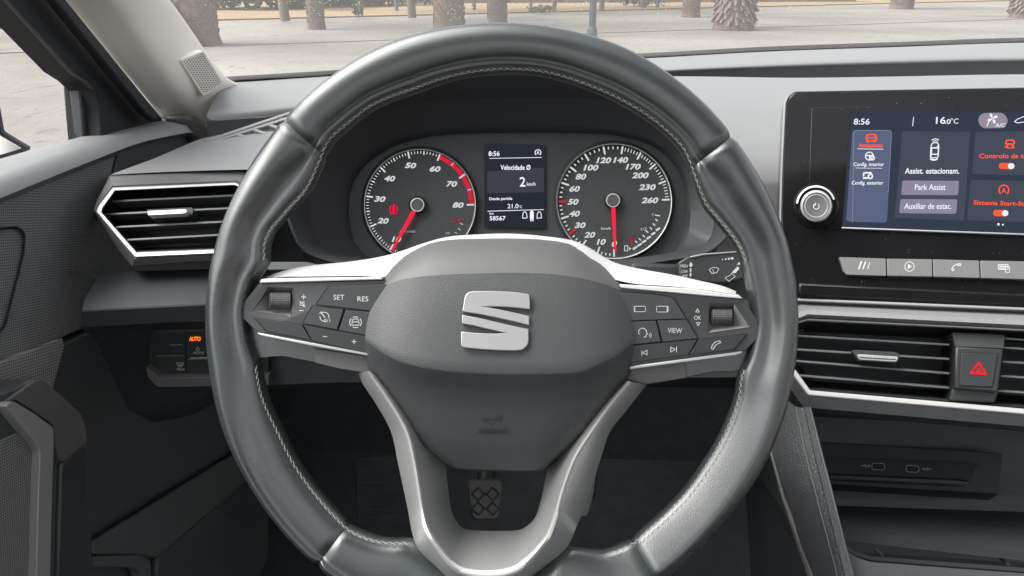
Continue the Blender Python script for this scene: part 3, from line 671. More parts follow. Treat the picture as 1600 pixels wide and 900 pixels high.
# demister slot by the pillar: frame rails and slats over a dark trough
LP_ = pl3((322, 214, .885), (460, 180, .90), (390, 218, .855))
prism('demister_trough', [(332, 217), (470, 172), (490, 206), (420, 216)], LP_, .004, -.006, DARK, dash, bevel=0)
prism('demister_rail', [(316, 219.5), (470, 168), (470, 171.5), (324, 221)], LP_, .009, -.004, SOFT_LIT, dash, bevel=.001)
prism('demister_rail', [(325, 221.5), (470, 175), (470, 179), (332, 222)], LP_, .008, -.004, SOFT_LIT, dash, bevel=.001)
prism('demister_rail', [(345, 221), (380, 213), (480, 209), (480, 214), (380, 217)], LP_, .008, -.004, SOFT_LIT, dash, bevel=.001)
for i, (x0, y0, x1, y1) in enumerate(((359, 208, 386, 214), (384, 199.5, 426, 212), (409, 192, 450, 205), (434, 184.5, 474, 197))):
    prism('demister_slat', [(x0, y0), (x0 + 6, y0 - 1.5), (x1 + 7, y1 - 1), (x1, y1 + 2.5)], LP_, .0075, -.004, SOFT_LIT, dash, bevel=.0006)
# cowl behind the wheel joining pads, dark
cw = [[(560, 128, .93), (660, 118, .94), (800, 112, .95), (930, 106, .95), (1000, 104, .94)],
      [(500, 190, .80), (640, 128, .80), (800, 104, .80), (960, 104, .80), (1050, 175, .80)],
      [(450, 262, .73), (620, 262, .76), (800, 262, .76), (1000, 262, .76), (1105, 290, .75)],
      [(410, 420, .73), (620, 420, .76), (800, 420, .76), (1000, 420, .76), (1150, 480, .75)]]
grid('cowl', [row(r, 24) for r in cw], HOOD, dash, smooth=60)
# lower fascia left: shelf lit from above, dark underside, recess for the light switch
sh = [[(96, 424, .70), (200, 424, .70), (330, 420, .70), (460, 416, .72), (640, 410, .74)],
      [(150, 436, .69), (240, 430, .69), (330, 428, .69), (460, 425, .70), (640, 420, .72)],
      [(131, 470, .645), (240, 466, .645), (330, 464, .645), (460, 460, .66), (640, 455, .68)],
      [(129, 484, .635), (240, 478, .635), (330, 473.5, .635), (460, 470, .65), (640, 465, .67)],
      [(128, 487, .635), (240, 481, .635), (330, 476.5, .635), (460, 473, .65), (640, 468, .67)],
      [(126, 512, .645), (240, 505, .645), (330, 502, .645), (460, 500, .66), (640, 495, .68)],
      [(150, 530, .68), (240, 520, .68), (330, 515, .68), (460, 512, .69), (640, 510, .70)],
      [(200, 640, .70), (260, 630, .70), (340, 610, .70), (460, 600, .70), (640, 596, .71)],
      [(240, 660, .74), (300, 648, .74), (350, 622, .74), (460, 606, .74), (640, 602, .74)]]
grid('knee_panel', [row(r, 30) for r in sh[:6]], SOFT2, dash, smooth=30)
grid('knee_recess', [row(r, 30) for r in sh[5:]], DARK, dash, smooth=60)
# steering column shroud and right hand lower fascia
col_ = []
for (cx, cy, d, rx, ry) in ((785, 490, .56, 95, 60), (790, 490, .58, 150, 72), (800, 486, .66, 190, 70), (805, 480, .74, 210, 60)):
    col_.append([W(cx + rx * math.cos(2 * math.pi * k / 20), cy + ry * math.sin(2 * math.pi * k / 20), d) for k in range(20)])
grid('column_shroud', col_, DARK, dash, closed_u=True, smooth=60)
rf = [[(960, 420, .74), (1100, 420, .73), (1230, 430, .71), (1260, 440, .71)],
      [(960, 500, .72), (1100, 500, .715), (1230, 500, .70), (1260, 500, .70)],
      [(960, 590, .70), (1100, 590, .70), (1215, 590, .69), (1240, 600, .69)],
      [(960, 604, .74), (1100, 606, .74), (1215, 606, .73), (1240, 606, .73)]]
grid('lower_fascia', [row(r, 16) for r in rf], DARK, dash, smooth=50)

# ------------------------------------------------------------------ footwell
mat_ = prism('footwell_mat', [(300, 700), (1250, 700), (1400, 1300), (200, 1300)], Pl((0, .8, .30), (0, -.25, 1)), 0.0, -.01, CARPET, None, bevel=.002)
tag(mat_, 'dark carpet mat on the floor below the wheel', 'floor mat')
fr = thing('footrest', 'dark ribbed footrest left of the brake pedal in the footwell', 'footrest', W(600, 800, 1.0))
FR = Pl(W(600, 800, 1.02), (0.05, -.75, .66))
prism('pad', fillet([(553, 715), (632, 712), (650, 840), (556, 850)], 6), FR, 0, -.03, CARPET, fr, bevel=.006)
for i in range(6): prism('rib', [(566, 735 + 17 * i), (628, 733 + 17 * i), (630, 740 + 17 * i), (567, 742 + 17 * i)], FR, .0015, -.002, CARPET, fr, bevel=.001)
def pedal(name, label, out, d, arm, diamonds, m):
    cx = sum(p[0] for p in out) / len(out); cy = sum(p[1] for p in out) / len(out)
    t = thing(name, label, 'pedal', W(cx, cy, d)); P_ = Pl(W(cx, cy, d), (0, -.80, .60))
    prism('pad', fillet(out, 8), P_, 0, -.012, m, t, bevel=.003, seg=3)
    if diamonds:
        x0 = min(p[0] for p in out); x1 = max(p[0] for p in out); y0 = min(p[1] for p in out); y1 = max(p[1] for p in out)
        for j in range(2):
            for i in range(2):
                c = (cx + (i - .5) * 23, y1 - 18 - j * 23)
                o = Draw(P_, .0007).stroke([(c[0], c[1] - 10), (c[0] + 10, c[1]), (c[0], c[1] + 10), (c[0] - 10, c[1])], 2.4, True)
                rb = mk('grip_rib', [P_.at(x, y, .003) for x, y in o.v] , o.f, RUBBER, t, recalc=False, solid=.004)
    tube('arm', [P_.at(cx, cy, -.012), P_.at(cx + arm[0] * .5, cy + arm[1] * .5, -.05), P_.at(cx + arm[0], cy + arm[1], -.06)], .012, DARK, t, n=8)
pedal('brake_pedal', 'metal-studded brake pedal seen inside the silver lower spoke', [(730, 748), (786, 748), (785, 775), (778, 813), (738, 813), (731, 775)], 1.02, (10, -120), True, mat('pedal rubber', (.036, .037, .037), .45))
pedal('accelerator_pedal', 'dark accelerator pedal right of the silver lower spoke', [(906, 740), (932, 735), (928, 770), (918, 808), (902, 806)], 1.04, (10, -120), False, mat('pedal dark', (.10, .102, .104), .45))

# ------------------------------------------------------------------ instrument cluster
clu = thing('instrument_cluster', 'instrument cluster with two round dials behind the wheel', 'instrument cluster', W(805, 400, .72))
CP = Pl(W(805, 310, .722), (0.0, -math.cos(rad(24)), math.sin(rad(24))))
lip2 = [(800, 151), (700, 155), (640, 163), (580, 180), (532, 207), (502, 240), (486, 280), (481, 312), (485, 348), (495, 377), (511, 393), (530, 400), (575, 405), (700, 411), (800, 413), (900, 411), (975, 405), (1060, 393), (1095, 385), (1110, 374), (1117, 355), (1116, 320), (1108, 280), (1095, 245), (1070, 212), (1030, 182), (985, 164), (925, 153)]
lip1 = [(800, 92), (690, 97), (610, 112), (530, 140), (470, 180), (440, 225), (436, 270), (440, 312), (452, 352), (470, 390), (498, 405), (526, 412), (575, 417), (700, 424), (800, 426), (900, 424), (978, 418), (1066, 405), (1106, 396), (1126, 382), (1150, 355), (1160, 320), (1155, 280), (1140, 235), (1110, 190), (1060, 150), (1000, 112), (930, 97)]
lip3 = [(800, 207), (700, 210), (640, 220), (596, 238), (566, 262), (550, 288), (545, 310), (544, 335), (547, 358), (554, 380), (568, 397), (586, 405), (615, 409), (700, 413), (800, 415), (900, 413), (965, 411), (1020, 408), (1044, 402), (1058, 390), (1066, 366), (1070, 335), (1070, 305), (1064, 276), (1048, 250), (1020, 228), (975, 214), (925, 208)]
def loopW(pts, d, n=96): return [W(p.x, p.y, d) for p in resample([(a, b, 0) for a, b in pts] + [(pts[0][0], pts[0][1], 0)], n + 1)[:-1]]
def loopP(pts, pl, h, n=96): return [pl.at(p.x, p.y, h) for p in resample([(a, b, 0) for a, b in pts] + [(pts[0][0], pts[0][1], 0)], n + 1)[:-1]]
lip15 = [(a + (c - a) * .12, b + (d - b) * .12) for (a, b), (c, d) in zip(lip1, lip2)]
grid('hood', [loopW(lip1, .76), loopW(lip1, .668), loopW(lip15, .652), loopW(lip2, .690), loopW([(a + (c - a) * .04, b + (d - b) * .04) for (a, b), (c, d) in zip(lip2, lip3)], .693), loopP([(a + (c - a) * .8, b + (d - b) * .8) for (a, b), (c, d) in zip(lip2, lip3)], CP, .012), loopP(lip3, CP, 0.0)], HOOD, clu, closed_u=True, smooth=50)
prism('faceplate', [(490, 190), (1120, 190), (1120, 440), (490, 440)], CP, -.0015, -.02, DIAL, clu, bevel=0)
def dial(name, cx, cy, r, label):
    t = prism(name, [(cx + r * math.cos(2 * math.pi * k / 64), cy + r * math.sin(2 * math.pi * k / 64)) for k in range(64)], CP, 0.0005, -.001, DIAL, clu, bevel=0); t['label'] = label
    n = 72; rr = []
    for dr, h in ((5.5, -.0005), (4.0, .003), (.8, .0075), (-.2, .0072), (-1.0, .004), (-1.2, .0006)):
        rr.append([CP.at(cx + (r + dr) * math.cos(2 * math.pi * k / n), cy + (r + dr) * math.sin(2 * math.pi * k / n), h) for k in range(n)])
    grid('bezel', rr[:3], HOOD, t, closed_u=True, smooth=60)
    grid('ring', rr[2:], SATIN, t, closed_u=True, smooth=60)
    return t
# rev counter
rc_ = dial('rev_counter', 656, 320, 86.5, 'round rev counter dial, numbered 10 to 80, on the left')
c0 = (653, 320)
maj = [(610, 389), (581, 353), (576, 307), (599, 266), (639, 244), (685, 247), (721, 276), (735, 320)]
ang = [math.degrees(math.atan2(-(y - 320), x - 656)) for x, y in maj]; ang = [a if a > -10 else a + 360 for a in ang]
D = Draw(CP, .0012); DR = Draw(CP, .0011); DD = Draw(CP, .0012)
def tick(D_, cx, cy, a, r0, r1, wd):
    c, s_ = math.cos(rad(a)), -math.sin(rad(a)); D_.stroke([(cx + c * r0, cy + s_ * r0), (cx + c * r1, cy + s_ * r1)], wd)
for i, a in enumerate(ang):
    tick(D, 656, 320, a, 75 if i < 7 else 74, 84, 2.6)
    if i < 5:
        for k in range(1, 10):
            aa = a + (ang[i + 1] - a) * k / 10; tick(D, 656, 320, aa, 80 if k != 5 else 79, 83.5, 1.2 if k != 5 else 1.9)
for k in range(1, 5): tick(D, 656, 320, ang[0] + 2.9 * k, 80, 83, 1.2)
for i in (5, 6):
    a0, a1 = ang[i], ang[i + 1]; m_ = (a0 + a1) / 2
    for u, v_ in ((a0 - 1.2, m_ + 1), (m_ - 1, a1 + 1.2)): DR.ring(656, 320, 80.5, 6.5, v_, u, 14)
    tick(D, 656, 320, m_, 78.5, 83.5, 1.6)
D.done('tick_marks', LIT, rc_); DR.done('red_zone', REDD, rc_)
D = Draw(CP, .0012)
for t_, x, y in (('10', 620, 374), ('20', 599, 345), ('30', 594, 311), ('40', 609, 279), ('50', 642, 258.5), ('60', 680, 264), ('70', 706, 287.5), ('80', 716, 320.5)):
    D.text(t_, x, y, 16.5 if t_ != '10' else 13, 9, .32, 2, .04)
D.done('numerals', LIT, rc_)
Draw(CP, .0012).text('min x100', 637, 361.5, 24, 3.6, .2, 2, .01).text('90', 699.5, 364.5, 7, 3.6, .2, 0, .01).stroke([(719, 349), (723, 351)], 1.8).stroke([(716, 357), (719, 359)], 2).stroke([(711, 363), (714, 365)], 1.5).done('small_print', LITD, rc_)
Draw(CP, .0012).text('130', 717, 343, 15, 3.4, .3, 2).stroke([(704, 347), (712, 346)], .8).done('red_print', REDD, rc_)
wn = Draw(CP, .0012).disc(615.5, 321, 1.8).stroke([(615.5, 324), (615.5, 332)], 4.2).stroke([(611, 334), (620, 334)], 1.6).stroke([(611, 322), (609.5, 327), (611, 332)], 1.4).stroke([(620, 322), (621.5, 327), (620, 332)], 1.4)
wn.done('seat_belt_warning', emis('warning red', (1, .005, .06), 0.314), rc_)
def needle(par, px, py, tx, ty, wd, m):
    d_ = Vector((tx - px, ty - py)); L = d_.length; d_.normalize(); q = Vector((-d_.y, d_.x)) * wd / 2; P0 = Vector((px, py)) + d_ * 11; P1 = Vector((tx, ty))
    prism('needle', [tuple(P0 + q), tuple(P1 + q * .45), tuple(P1 - q * .45), tuple(P0 - q)], CP, .008, .006, m, par, bevel=.0003)
    hb = []
    for r, h in ((14, .001), (13, .006), (11.2, .0085), (10.6, .0095), (9.2, .0095)): hb.append([CP.at(px + r * math.cos(2 * math.pi * k / 32), py + r * math.sin(2 * math.pi * k / 32), h) for k in range(32)])
    grid('hub_skirt', hb[:3], DIAL, par, closed_u=True, smooth=60)  # sloped skirt in the dial face colour
    grid('hub_ring', hb[2:], SATIN, par, closed_u=True, smooth=60)
    prism('hub_cap', [(px + 9.3 * math.cos(2 * math.pi * k / 28), py + 9.3 * math.sin(2 * math.pi * k / 28)) for k in range(28)], CP, .0092, .004, SOFT, par, bevel=.0005)
needle(rc_, 652, 320, 612, 391, 6.5, RED)
# speedometer
sp_ = dial('speedometer', 959.5, 314.5, 89.5, 'round speedometer dial, numbered 0 to 260, on the right')
maj = [(960, 395), (935, 391), (912, 381), (895, 362), (882, 340), (878, 315), (882, 287), (895, 264), (917, 246), (944, 235), (972, 234), (999, 243), (1020, 260), (1035, 285), (1041, 312)]
ang = [math.degrees(math.atan2(-(y - 314.5), x - 959.5)) for x, y in maj]; ang = [a if a > -100 and a > -180 else a + 360 for a in ang]
ang = [(-90 if i == 0 else a) for i, a in enumerate(ang)]
un = [ang[0]]
for a in ang[1:]:
    while a > un[-1]: a -= 360
    un.append(a)
D = Draw(CP, .0012); DR = Draw(CP, .0012)
for i, a in enumerate(un):
    tick(DR if i in (3, 5) else D, 959.5, 314.5, a, 75.5, 86, 2.8)
    if i < 14:
        k_ = 4 if i < 10 else 6
        for k in range(1, k_): tick(D, 959.5, 314.5, a + (un[i + 1] - a) * k / k_, 82 if i < 10 else 80.5, 85, 1.9 if i < 10 else 1.4)
D.done('tick_marks', LIT, sp_); DR.done('red_marks', REDD, sp_)
D = Draw(CP, .0012)
for t_, x, y in (('0', 960, 381), ('10', 940, 378), ('20', 922, 367), ('30', 907, 352), ('40', 898, 334), ('50', 896, 315.5), ('60', 898, 295), ('80', 908, 276), ('100', 924, 262), ('120', 944, 250.5), ('140', 970.5, 250), ('170', 990, 260.5), ('200', 1001, 274), ('230', 1012, 292.5), ('260', 1016, 313)):
    D.text(t_, x, y, {1: 8, 2: 16 if t_ != '10' else 13}.get(len(t_), 25 if t_[0] == '2' else 22), 9.4, .32, 0, .04)
D.done('numerals', LIT, sp_)
DD = Draw(CP, .0012).text('km/h', 947, 357, 15, 4, .2, 0, .01)
for x, y in ((1027, 336.5), ):
    DD.stroke([(x - 3, y - .5), (x + 4, y + .8)], 1.8)
DD.text('1/1', 1020, 335, 3, 4).text('1/2', 1006, 358, 9, 4.5, .2)
for x, y in ((1026, 344), (1022, 351), (1017, 357), (1011, 362), (1006, 369), (1000, 374), (994, 378)): DD.stroke([(x - 1.3, y - 1.3), (x + 1.3, y + 1.3)], 1.9)
for k in range(6):
    x, y = 992 + 7.2 * k, 387.5 - 4.6 * k - .25 * k * k; DD.stroke([(x - 2.3, y + 1.4), (x + 2.3, y - 1.4)], 3.2)
DD.stroke([(976, 384), (976, 392), (981, 392), (981, 384)], 1.2, True).poly([(983, 386), (986.5, 388.5), (983, 391)])
DD.done('fuel_gauge', LIT, sp_)
Draw(CP, .0012).stroke([(984, 373), (989, 372)], 1.4).stroke([(985, 376), (988.5, 376)], 1.2).stroke([(987, 379), (988, 383)], 1.6).done('fuel_reserve_mark', REDD, sp_)
Draw(CP, .0009).ring(959.5, 314.5, 62, .8, -88, -28, 20).done('gauge_outline', SOFT2, sp_)
needle(sp_, 958, 313, 961.5, 393, 6.5, RED)
# display between the dials
dp = prism('display', [(757, 224), (851, 226), (852, 356), (757, 354)], CP, .002, -.001, CLBG, clu, bevel=0)
Draw(CP, .0023).poly([(761, 268), (850, 262), (850, 300), (761, 302)]).done('display_band', CLBG2, dp)
D = Draw(CP, .0026).text('8:56', 772, 240, 17.5, 7.5, 0, 0, .02).ring(840.5, 238.5, 4.6, 1.3, -50, 230).text('A', 840.5, 238.5, 4.5, 5.5, 0, 0, .02)
D.text('Velocidade Ø', 805.5, 261.5, 47, 8, 0, 0, .02).text('2', 816.5, 284, 9, 15, 0, 0, .01).text('km/h', 830, 287.5, 13.5, 5.5, 0, 0, .01)
D.text('Desde partida', 782.5, 311, 36, 5.8, 0, -1, .02).text('21.0', 801.5, 322, 17, 7, 0, 0, .01).text('°C', 813, 323, 6, 4.5)
D.text('km', 768, 333.5, 6.5, 3.6, 0, 0, .01).text('58567', 777.5, 341, 25, 7, 0, 0, .015)
D.stroke([(765, 247.5), (846, 246)], .9).stroke([(762, 330), (849, 327.5)], 1.0)
for x in (820, 842.5): D.stroke([(x - 3.5, 341), (x + 3.5, 340.5), (x + 3, 334), (x + 1, 331), (x - 1, 331), (x - 3, 334)], 1.1, True)
D.disc(831, 330.5, 2).stroke([(831, 333), (831, 340)], 6).stroke([(829.5, 340), (829.5, 345)], 2).stroke([(832.5, 340), (832.5, 345)], 2)
D.done('display_text', SWHITE, dp)

# ------------------------------------------------------------------ infotainment unit
inf = thing('infotainment_unit', 'gloss black infotainment unit with lit touchscreen right of the wheel', 'touchscreen', W(1420, 460, .68))
IP = pl3((1224, 150, .705), (1600, 138, .655), (1240, 460, .672))
bz = fillet([(1221, 440), (1217, 330), (1219, 260), (1224, 158), (1240, 141), (1256, 141), (1420, 138), (1700, 133), (1700, 486), (1246, 466), (1232, 462)], [6, 6, 6, 8, 8, 6, 0, 0, 0, 0, 4])
prism('bezel', bz, IP, 0, -.03, PIANO, inf, bevel=.003, seg=3)
tube('bezel_edge_line', [IP.at(x, y, .0004) for x, y in ((1219, 400), (1219, 330), (1221, 260), (1226, 162), (1231, 150))], .0012, SATIND, inf, n=6)
# recessed screen glass and its lower chrome lip
prism('screen_surround', [(1268, 168), (1700, 160), (1700, 372), (1262, 357)], IP, .0006, -.004, PIANO, inf, bevel=.0004)
scr = prism('display', [(1330, 175), (1700, 174), (1700, 369), (1316, 355)], IP, .0012, -.002, SBG, inf, bevel=0)
prism('lower_lip', [(1315, 354.5), (1700, 368), (1700, 371), (1315, 357)], IP, .003, 0, SATIND, inf, bevel=.0005)
H = .0016
def card(name, pts, m, h=H, r=3): 
    D = Draw(IP, h).poly(fillet(pts, r)); return D.done(name, m, scr)
card('menu_column', [(1332, 203), (1393, 203), (1386, 348), (1322, 346)], SBG3, r=5)
Draw(IP, H + .0002).stroke([(1332, 348), (1334, 208), (1337, 204), (1390, 204), (1393, 208), (1388, 300)], .9).done('menu_outline', SBTN, scr)
card('parking_card', [(1410, 205), (1516, 206), (1506, 345), (1398, 340)], SBG2)
card('traction_card', [(1524, 206), (1700, 204), (1700, 276), (1519, 272)], SBG2)
card('start_stop_card', [(1517, 281), (1700, 285), (1700, 350), (1511, 344)], SBG2)
card('park_assist_button', [(1410, 282), (1498.5, 282.5), (1497, 305), (1408, 304.5)], SBTN, H + .0003, 3)
card('parking_aid_button', [(1407, 311), (1496, 311.5), (1494, 334), (1405, 333)], SBTN, H + .0003, 3)
card('climate_pill', [(1527, 187), (1534, 176.5), (1568, 176), (1576, 188), (1570, 200), (1534, 200.5)], emis('pill', (.30, .26, .33), 0.294), H, 8)
h2 = H + .0007
D = Draw(IP, h2).text('8:56', 1346.5, 190, 25, 9.5, .1, 0, .012).stroke([(1427.5, 183), (1426, 197)], 1.1).text('16', 1470, 188, 15, 11, .06, 0, .012).text('.0', 1481, 190, 9, 7.5, .06, 0, .012).text('°C', 1491.5, 189, 12.5, 8.5, .06)
# fan symbol and A/C
for a in (30, 120, 210, 300):
    c, s_ = math.cos(rad(a)), math.sin(rad(a)); D.poly([(1551, 185), (1551 + 5 * c - 2 * s_, 185 - 5 * s_ - 2 * c), (1551 + 9 * c, 185 - 9 * s_), (1551 + 6.5 * c + 3 * s_, 185 - 6.5 * s_ + 3 * c)])
D.stroke([(1545, 190), (1542, 197)], 1.4).text('A/C', 1563, 195.5, 15, 6, .1, 0, .01)
D.stroke([(1585, 190), (1590, 186), (1600, 182), (1612, 182)], 1.2).stroke([(1585, 190), (1590, 192), (1604, 190)], 1.2)
# menu column
D.ring(1358.5, 244, 6.2, 1.6).stroke([(1353, 243), (1364, 243)], 1.8).stroke([(1358.5, 243), (1358.5, 249)], 1.8).ring(1363.5, 247, 2.8, 1.8)
D.stroke([(1349, 275), (1350, 270), (1361, 270), (1362, 273)], 2.2).stroke([(1349, 278), (1357, 278)], 2.6).ring(1360, 275.5, 3.2, 2.2)
D.text('Config. interior', 1357.5, 257.5, 47.5, 7.5, .1, 0, .015).text('Config. exterior', 1355.5, 286.5, 49.5, 7.5, .1, 0, .015)
D.stroke([(1340, 232.5), (1380, 233)], .9).stroke([(1337, 262.5), (1378, 263)], .7)
# car with sensors
D.stroke(fillet([(1455, 227), (1457, 223), (1465, 223), (1467, 227), (1466, 245), (1463, 249), (1456, 249), (1453.5, 245)], 3), 1.5, True)
D.stroke([(1456, 231), (1466, 231), (1465, 228)], 2).stroke([(1456, 241), (1465, 241)], 1.6).stroke([(1456, 231), (1455.5, 243)], 1.2).stroke([(1466, 231), (1465.5, 243)], 1.2)
D.ring(1461.5, 226, 6, 1.3, 50, 130, 10).ring(1461.5, 226, 9, 1.3, 50, 130, 10).ring(1459, 241, 9.5, 1.3, -130, -50, 10).ring(1459, 239, 7.5, 1.2, -125, -55, 10)
D.text('Assist. estacionam.', 1456.5, 267, 85, 9, .08, 0, .02).text('Park Assist', 1453.5, 292.5, 48, 9, .08, 0, .01).text('Auxiliar de estac.', 1450, 322, 74, 9, .08, 0, .01)
D.disc(1580, 259.5, 5, ry=4.6).disc(1570.5, 333, 5, ry=4.6).disc(1560, 350.5, 2).disc(1567, 351, 1.4)
D.done('display_text', SWHITE, scr)['kind'] = 'stuff'
D = Draw(IP, h2 - .0001).text('Assistentes', 1360.5, 227, 38, 6.2, .1, 0, .02)
D.stroke(fillet([(1356, 210), (1367, 210), (1368, 216), (1368, 220), (1355, 220), (1355, 215)], 2), 1.6, True).stroke([(1355, 215), (1368, 215)], 1.6).stroke([(1356, 221), (1358, 222)], 2).stroke([(1365, 221), (1367, 222)], 2).ring(1361.5, 215.5, 8.5, 1.2, 140, 220, 10).ring(1361.5, 215.5, 8.5, 1.2, -40, 40, 10)
D.stroke(fillet([(1573, 219), (1584, 219), (1585, 225), (1571, 225)], 1.5), 2, True).stroke([(1570, 230), (1575, 227), (1573, 231), (1578, 231)], 1.6).stroke([(1580, 227), (1584, 228), (1580, 231), (1585, 231)], 1.6)
D.text('Controlo de tração', 1578, 244.5, 96, 9, .1, 0, .015).text('Sistema Start-Stop', 1567, 318.5, 92, 9, .1, 1.5, .015)
D.ring(1568.5, 297, 7.6, 1.8, -50, 230).text('A', 1568.5, 297.5, 7, 8, 0, 0, .02)
D.poly(fillet([(1561, 254.5), (1584, 255), (1584, 264.5), (1561, 264)], 4.5)).poly(fillet([(1552, 328), (1575, 328.5), (1575, 338), (1552, 337.5)], 4.5))
D.done('display_highlights', SORANGE, scr)['kind'] = 'stuff'
# rotary knob with bright arc
kx, ky = 1275.5, 322
def circ(r, h, n=40, cx=kx, cy=ky, pl=IP, sy=1.0): return [pl.at(cx + r * math.cos(2 * math.pi * k / n), cy + r * sy * math.sin(2 * math.pi * k / n), h) for k in range(n)]
grid('knob_well', [circ(36, .0004), circ(35, .0016), circ(30, .0006), circ(28, -.001)], PIANO, inf, closed_u=True, smooth=60)
kb = grid('knob', [circ(24.5, 0), circ(25, .012), circ(24, .0145), circ(21.5, .0155)], SATIN, inf, closed_u=True, smooth=50)
grid('knob_face', [circ(21.6, .0153), circ(19.5, .0148), circ(18.6, .0148)], SOFT, kb, closed_u=True, smooth=50, cap=False)
grid('knob_ring', [circ(18.7, .0147), circ(17.8, .0153), circ(16.8, .0147)], SATIN, kb, closed_u=True, smooth=50)
grid('knob_centre', [circ(17, .0148), circ(8, .0142), circ(.5, .014)], SOFT, kb, closed_u=True, smooth=80, cap=True)
Draw(IP, .0152).ring(kx, ky + .5, 4.4, 1.1, 120, 420).stroke([(kx - 1, ky - 5), (kx - 2, ky - .5)], 1.1).done('power_symbol', PRINT, kb)
n = 28; ar = []
for r, h in ((31.5, .001), (31, .004), (28.5, .0042), (27.8, .001)):
    ar.append([IP.at(kx - .5 + r * math.cos(rad(18 + 156 * k / n)), ky - r * math.sin(rad(18 + 156 * k / n)) - 1, h) for k in range(n + 1)])
grid('knob_arc', ar, SATIN, inf, smooth=50)
# row of grey touch keys
keys = [('menu_key', [(1311, 401.5), (1384, 404), (1384.5, 431), (1323, 429), (1318, 424)]), ('media_key', [(1386, 404), (1456.5, 405), (1457, 432.5), (1386.5, 431)]), ('phone_key', [(1458, 405), (1530, 407), (1531.5, 434.5), (1458.5, 432.5)]), ('apps_key', [(1532, 407), (1610, 408.5), (1612, 437), (1533, 434.5)]), ('spare_key', [(1612, 408.5), (1690, 410), (1692, 440), (1613.5, 437)])]
ko = {}
for nm, pts in keys: ko[nm] = prism(nm, pts, IP, .005, -.002, GREYBTN, inf, bevel=.0009, r=1.5)
hk = .0054
Draw(IP, hk).stroke([(1346, 409), (1342, 420)], 2.6).stroke([(1352.5, 409.5), (1348.5, 420)], 2.2).stroke([(1359, 410), (1356, 420)], 1.4).done('menu_symbol', PRINT, ko['menu_key'])
Draw(IP, hk).ring(1421, 416.5, 7.3, 1.2).poly([(1418.5, 412.5), (1418.5, 420.5), (1425, 416.5)]).done('play_symbol', PRINT, ko['media_key'])
Draw(IP, hk).stroke([(1487, 421), (1489, 417), (1494, 413), (1500, 412)], 1.6).stroke([(1487, 421), (1489, 423.5), (1491, 420)], 1.6).stroke([(1496, 414.5), (1501, 415), (1500.5, 412)], 1.6).done('phone_symbol', PRINT, ko['phone_key'])
Draw(IP, hk).stroke([(1560, 413.5), (1575, 413.5), (1575, 421), (1560, 421)], 1.2, True).stroke([(1562, 416), (1573, 416)], 1.8).stroke([(1562, 419), (1570, 419)], 1.6).stroke([(1571, 417), (1577.5, 417), (1577.5, 425.5), (1571, 425.5)], 1.2, True).done('phone_link_symbol', PRINT, ko['apps_key'])
V, Fc = [], []; rng = random.Random(11)
for k in range(110):
    x = rng.uniform(1226, 1600); y = rng.choice([rng.uniform(150, 172), rng.uniform(362, 400), rng.uniform(434, 442), rng.uniform(200, 400)])
    if y > 172 and y < 362 and x > 1262: continue
    r_ = rng.uniform(.25, .6); n0 = len(V); V.extend([IP.at(x + r_ * c, y + r_ * s_ * rng.uniform(.6, 1), .0009) for c, s_ in ((1, 0), (.3, .9), (-.8, .5), (-.7, -.6), (.4, -.9))]); Fc.append([n0 + i for i in range(5)])
mk('dust_specks', V, Fc, PRINTD, inf, recalc=False)['kind'] = 'stuff'
prism('key_shelf', [(1246, 440), (1700, 462), (1700, 486), (1246, 465)], IP, .004, -.01, PIANO, inf, bevel=.003, seg=3)

# ------------------------------------------------------------------ centre air vent
cv = thing('centre_air_vent', 'wide centre air vent with silver lower trim below the touchscreen', 'air vent', W(1430, 620, .66))
VP = pl3((1250, 500, .668), (1600, 518, .618), (1255, 612, .655))
# upper facia facets
prism('upper_trim_line', [(1235, 464.5), (1246, 465.5), (1700, 484.5), (1700, 489), (1246, 470), (1235, 469)], VP, .003, -.01, SATIND, cv, bevel=.0008)
gA = [VP.at(x, y, h) for x, y, h in ((1235, 468, -.010), (1246, 469, -.010), (1262, 470, -.012), (1600, 484, -.012), (1700, 488, -.012))]
gM = [VP.at(x, y, h) for x, y, h in ((1235, 488, .010), (1248, 487, .010), (1262, 484, .010), (1600, 500, .010), (1700, 505, .010))]
gB = [VP.at(x, y, h) for x, y, h in ((1235, 499, .011), (1248, 497, .011), (1262, 491, .011), (1600, 508, .011), (1700, 513, .011))]
gC = [VP.at(x, y, h) for x, y, h in ((1235, 502, .004), (1248, 500.5, .004), (1262, 496, .004), (1600, 513, .004), (1700, 518, .004))]
grid('upper_fascia', [gA, gM, gB, gC], SOFT_LIT, cv, smooth=25)
prism('upper_bead', [(1236, 503.5), (1248, 501), (1262, 497), (1700, 518.5), (1700, 521.5), (1263, 500.5), (1249, 504), (1236, 507)], VP, .004, -.002, SATIND, cv, bevel=.0006)
cav = [(1236, 505), (1249, 503), (1263, 499.5), (1700, 521), (1700, 645), (1264, 609), (1246, 584), (1236, 575)]
cavb = [(1240, 520), (1250, 520), (1263, 519), (1690, 540), (1690, 625), (1268, 595), (1252, 575), (1240, 565)]
rings('duct', [(cav, 0), (cavb, -.05)], VP, DARK, cv, cap=True)
prism('lower_trim', [(1238, 577), (1243, 577), (1266, 609.5), (1700, 647), (1700, 656.5), (1262, 618), (1240, 588)], VP, .006, -.004, SATIN, cv, bevel=.0015, seg=3)
gA = [VP.at(x, y, h) for x, y, h in ((1234, 584, .004), (1240, 588, .005), (1262, 618, .005), (1700, 656, .005))]
gB = [VP.at(x, y, h) for x, y, h in ((1228, 600, .001), (1234, 606, .001), (1255, 636, .001), (1700, 675, .001))]
gC = [VP.at(x, y, h) for x, y, h in ((1228, 606, -.03), (1236, 612, -.03), (1258, 644, -.03), (1700, 684, -.03))]
grid('lower_housing', [gA, gB, gC], SOFT2, cv, smooth=30)
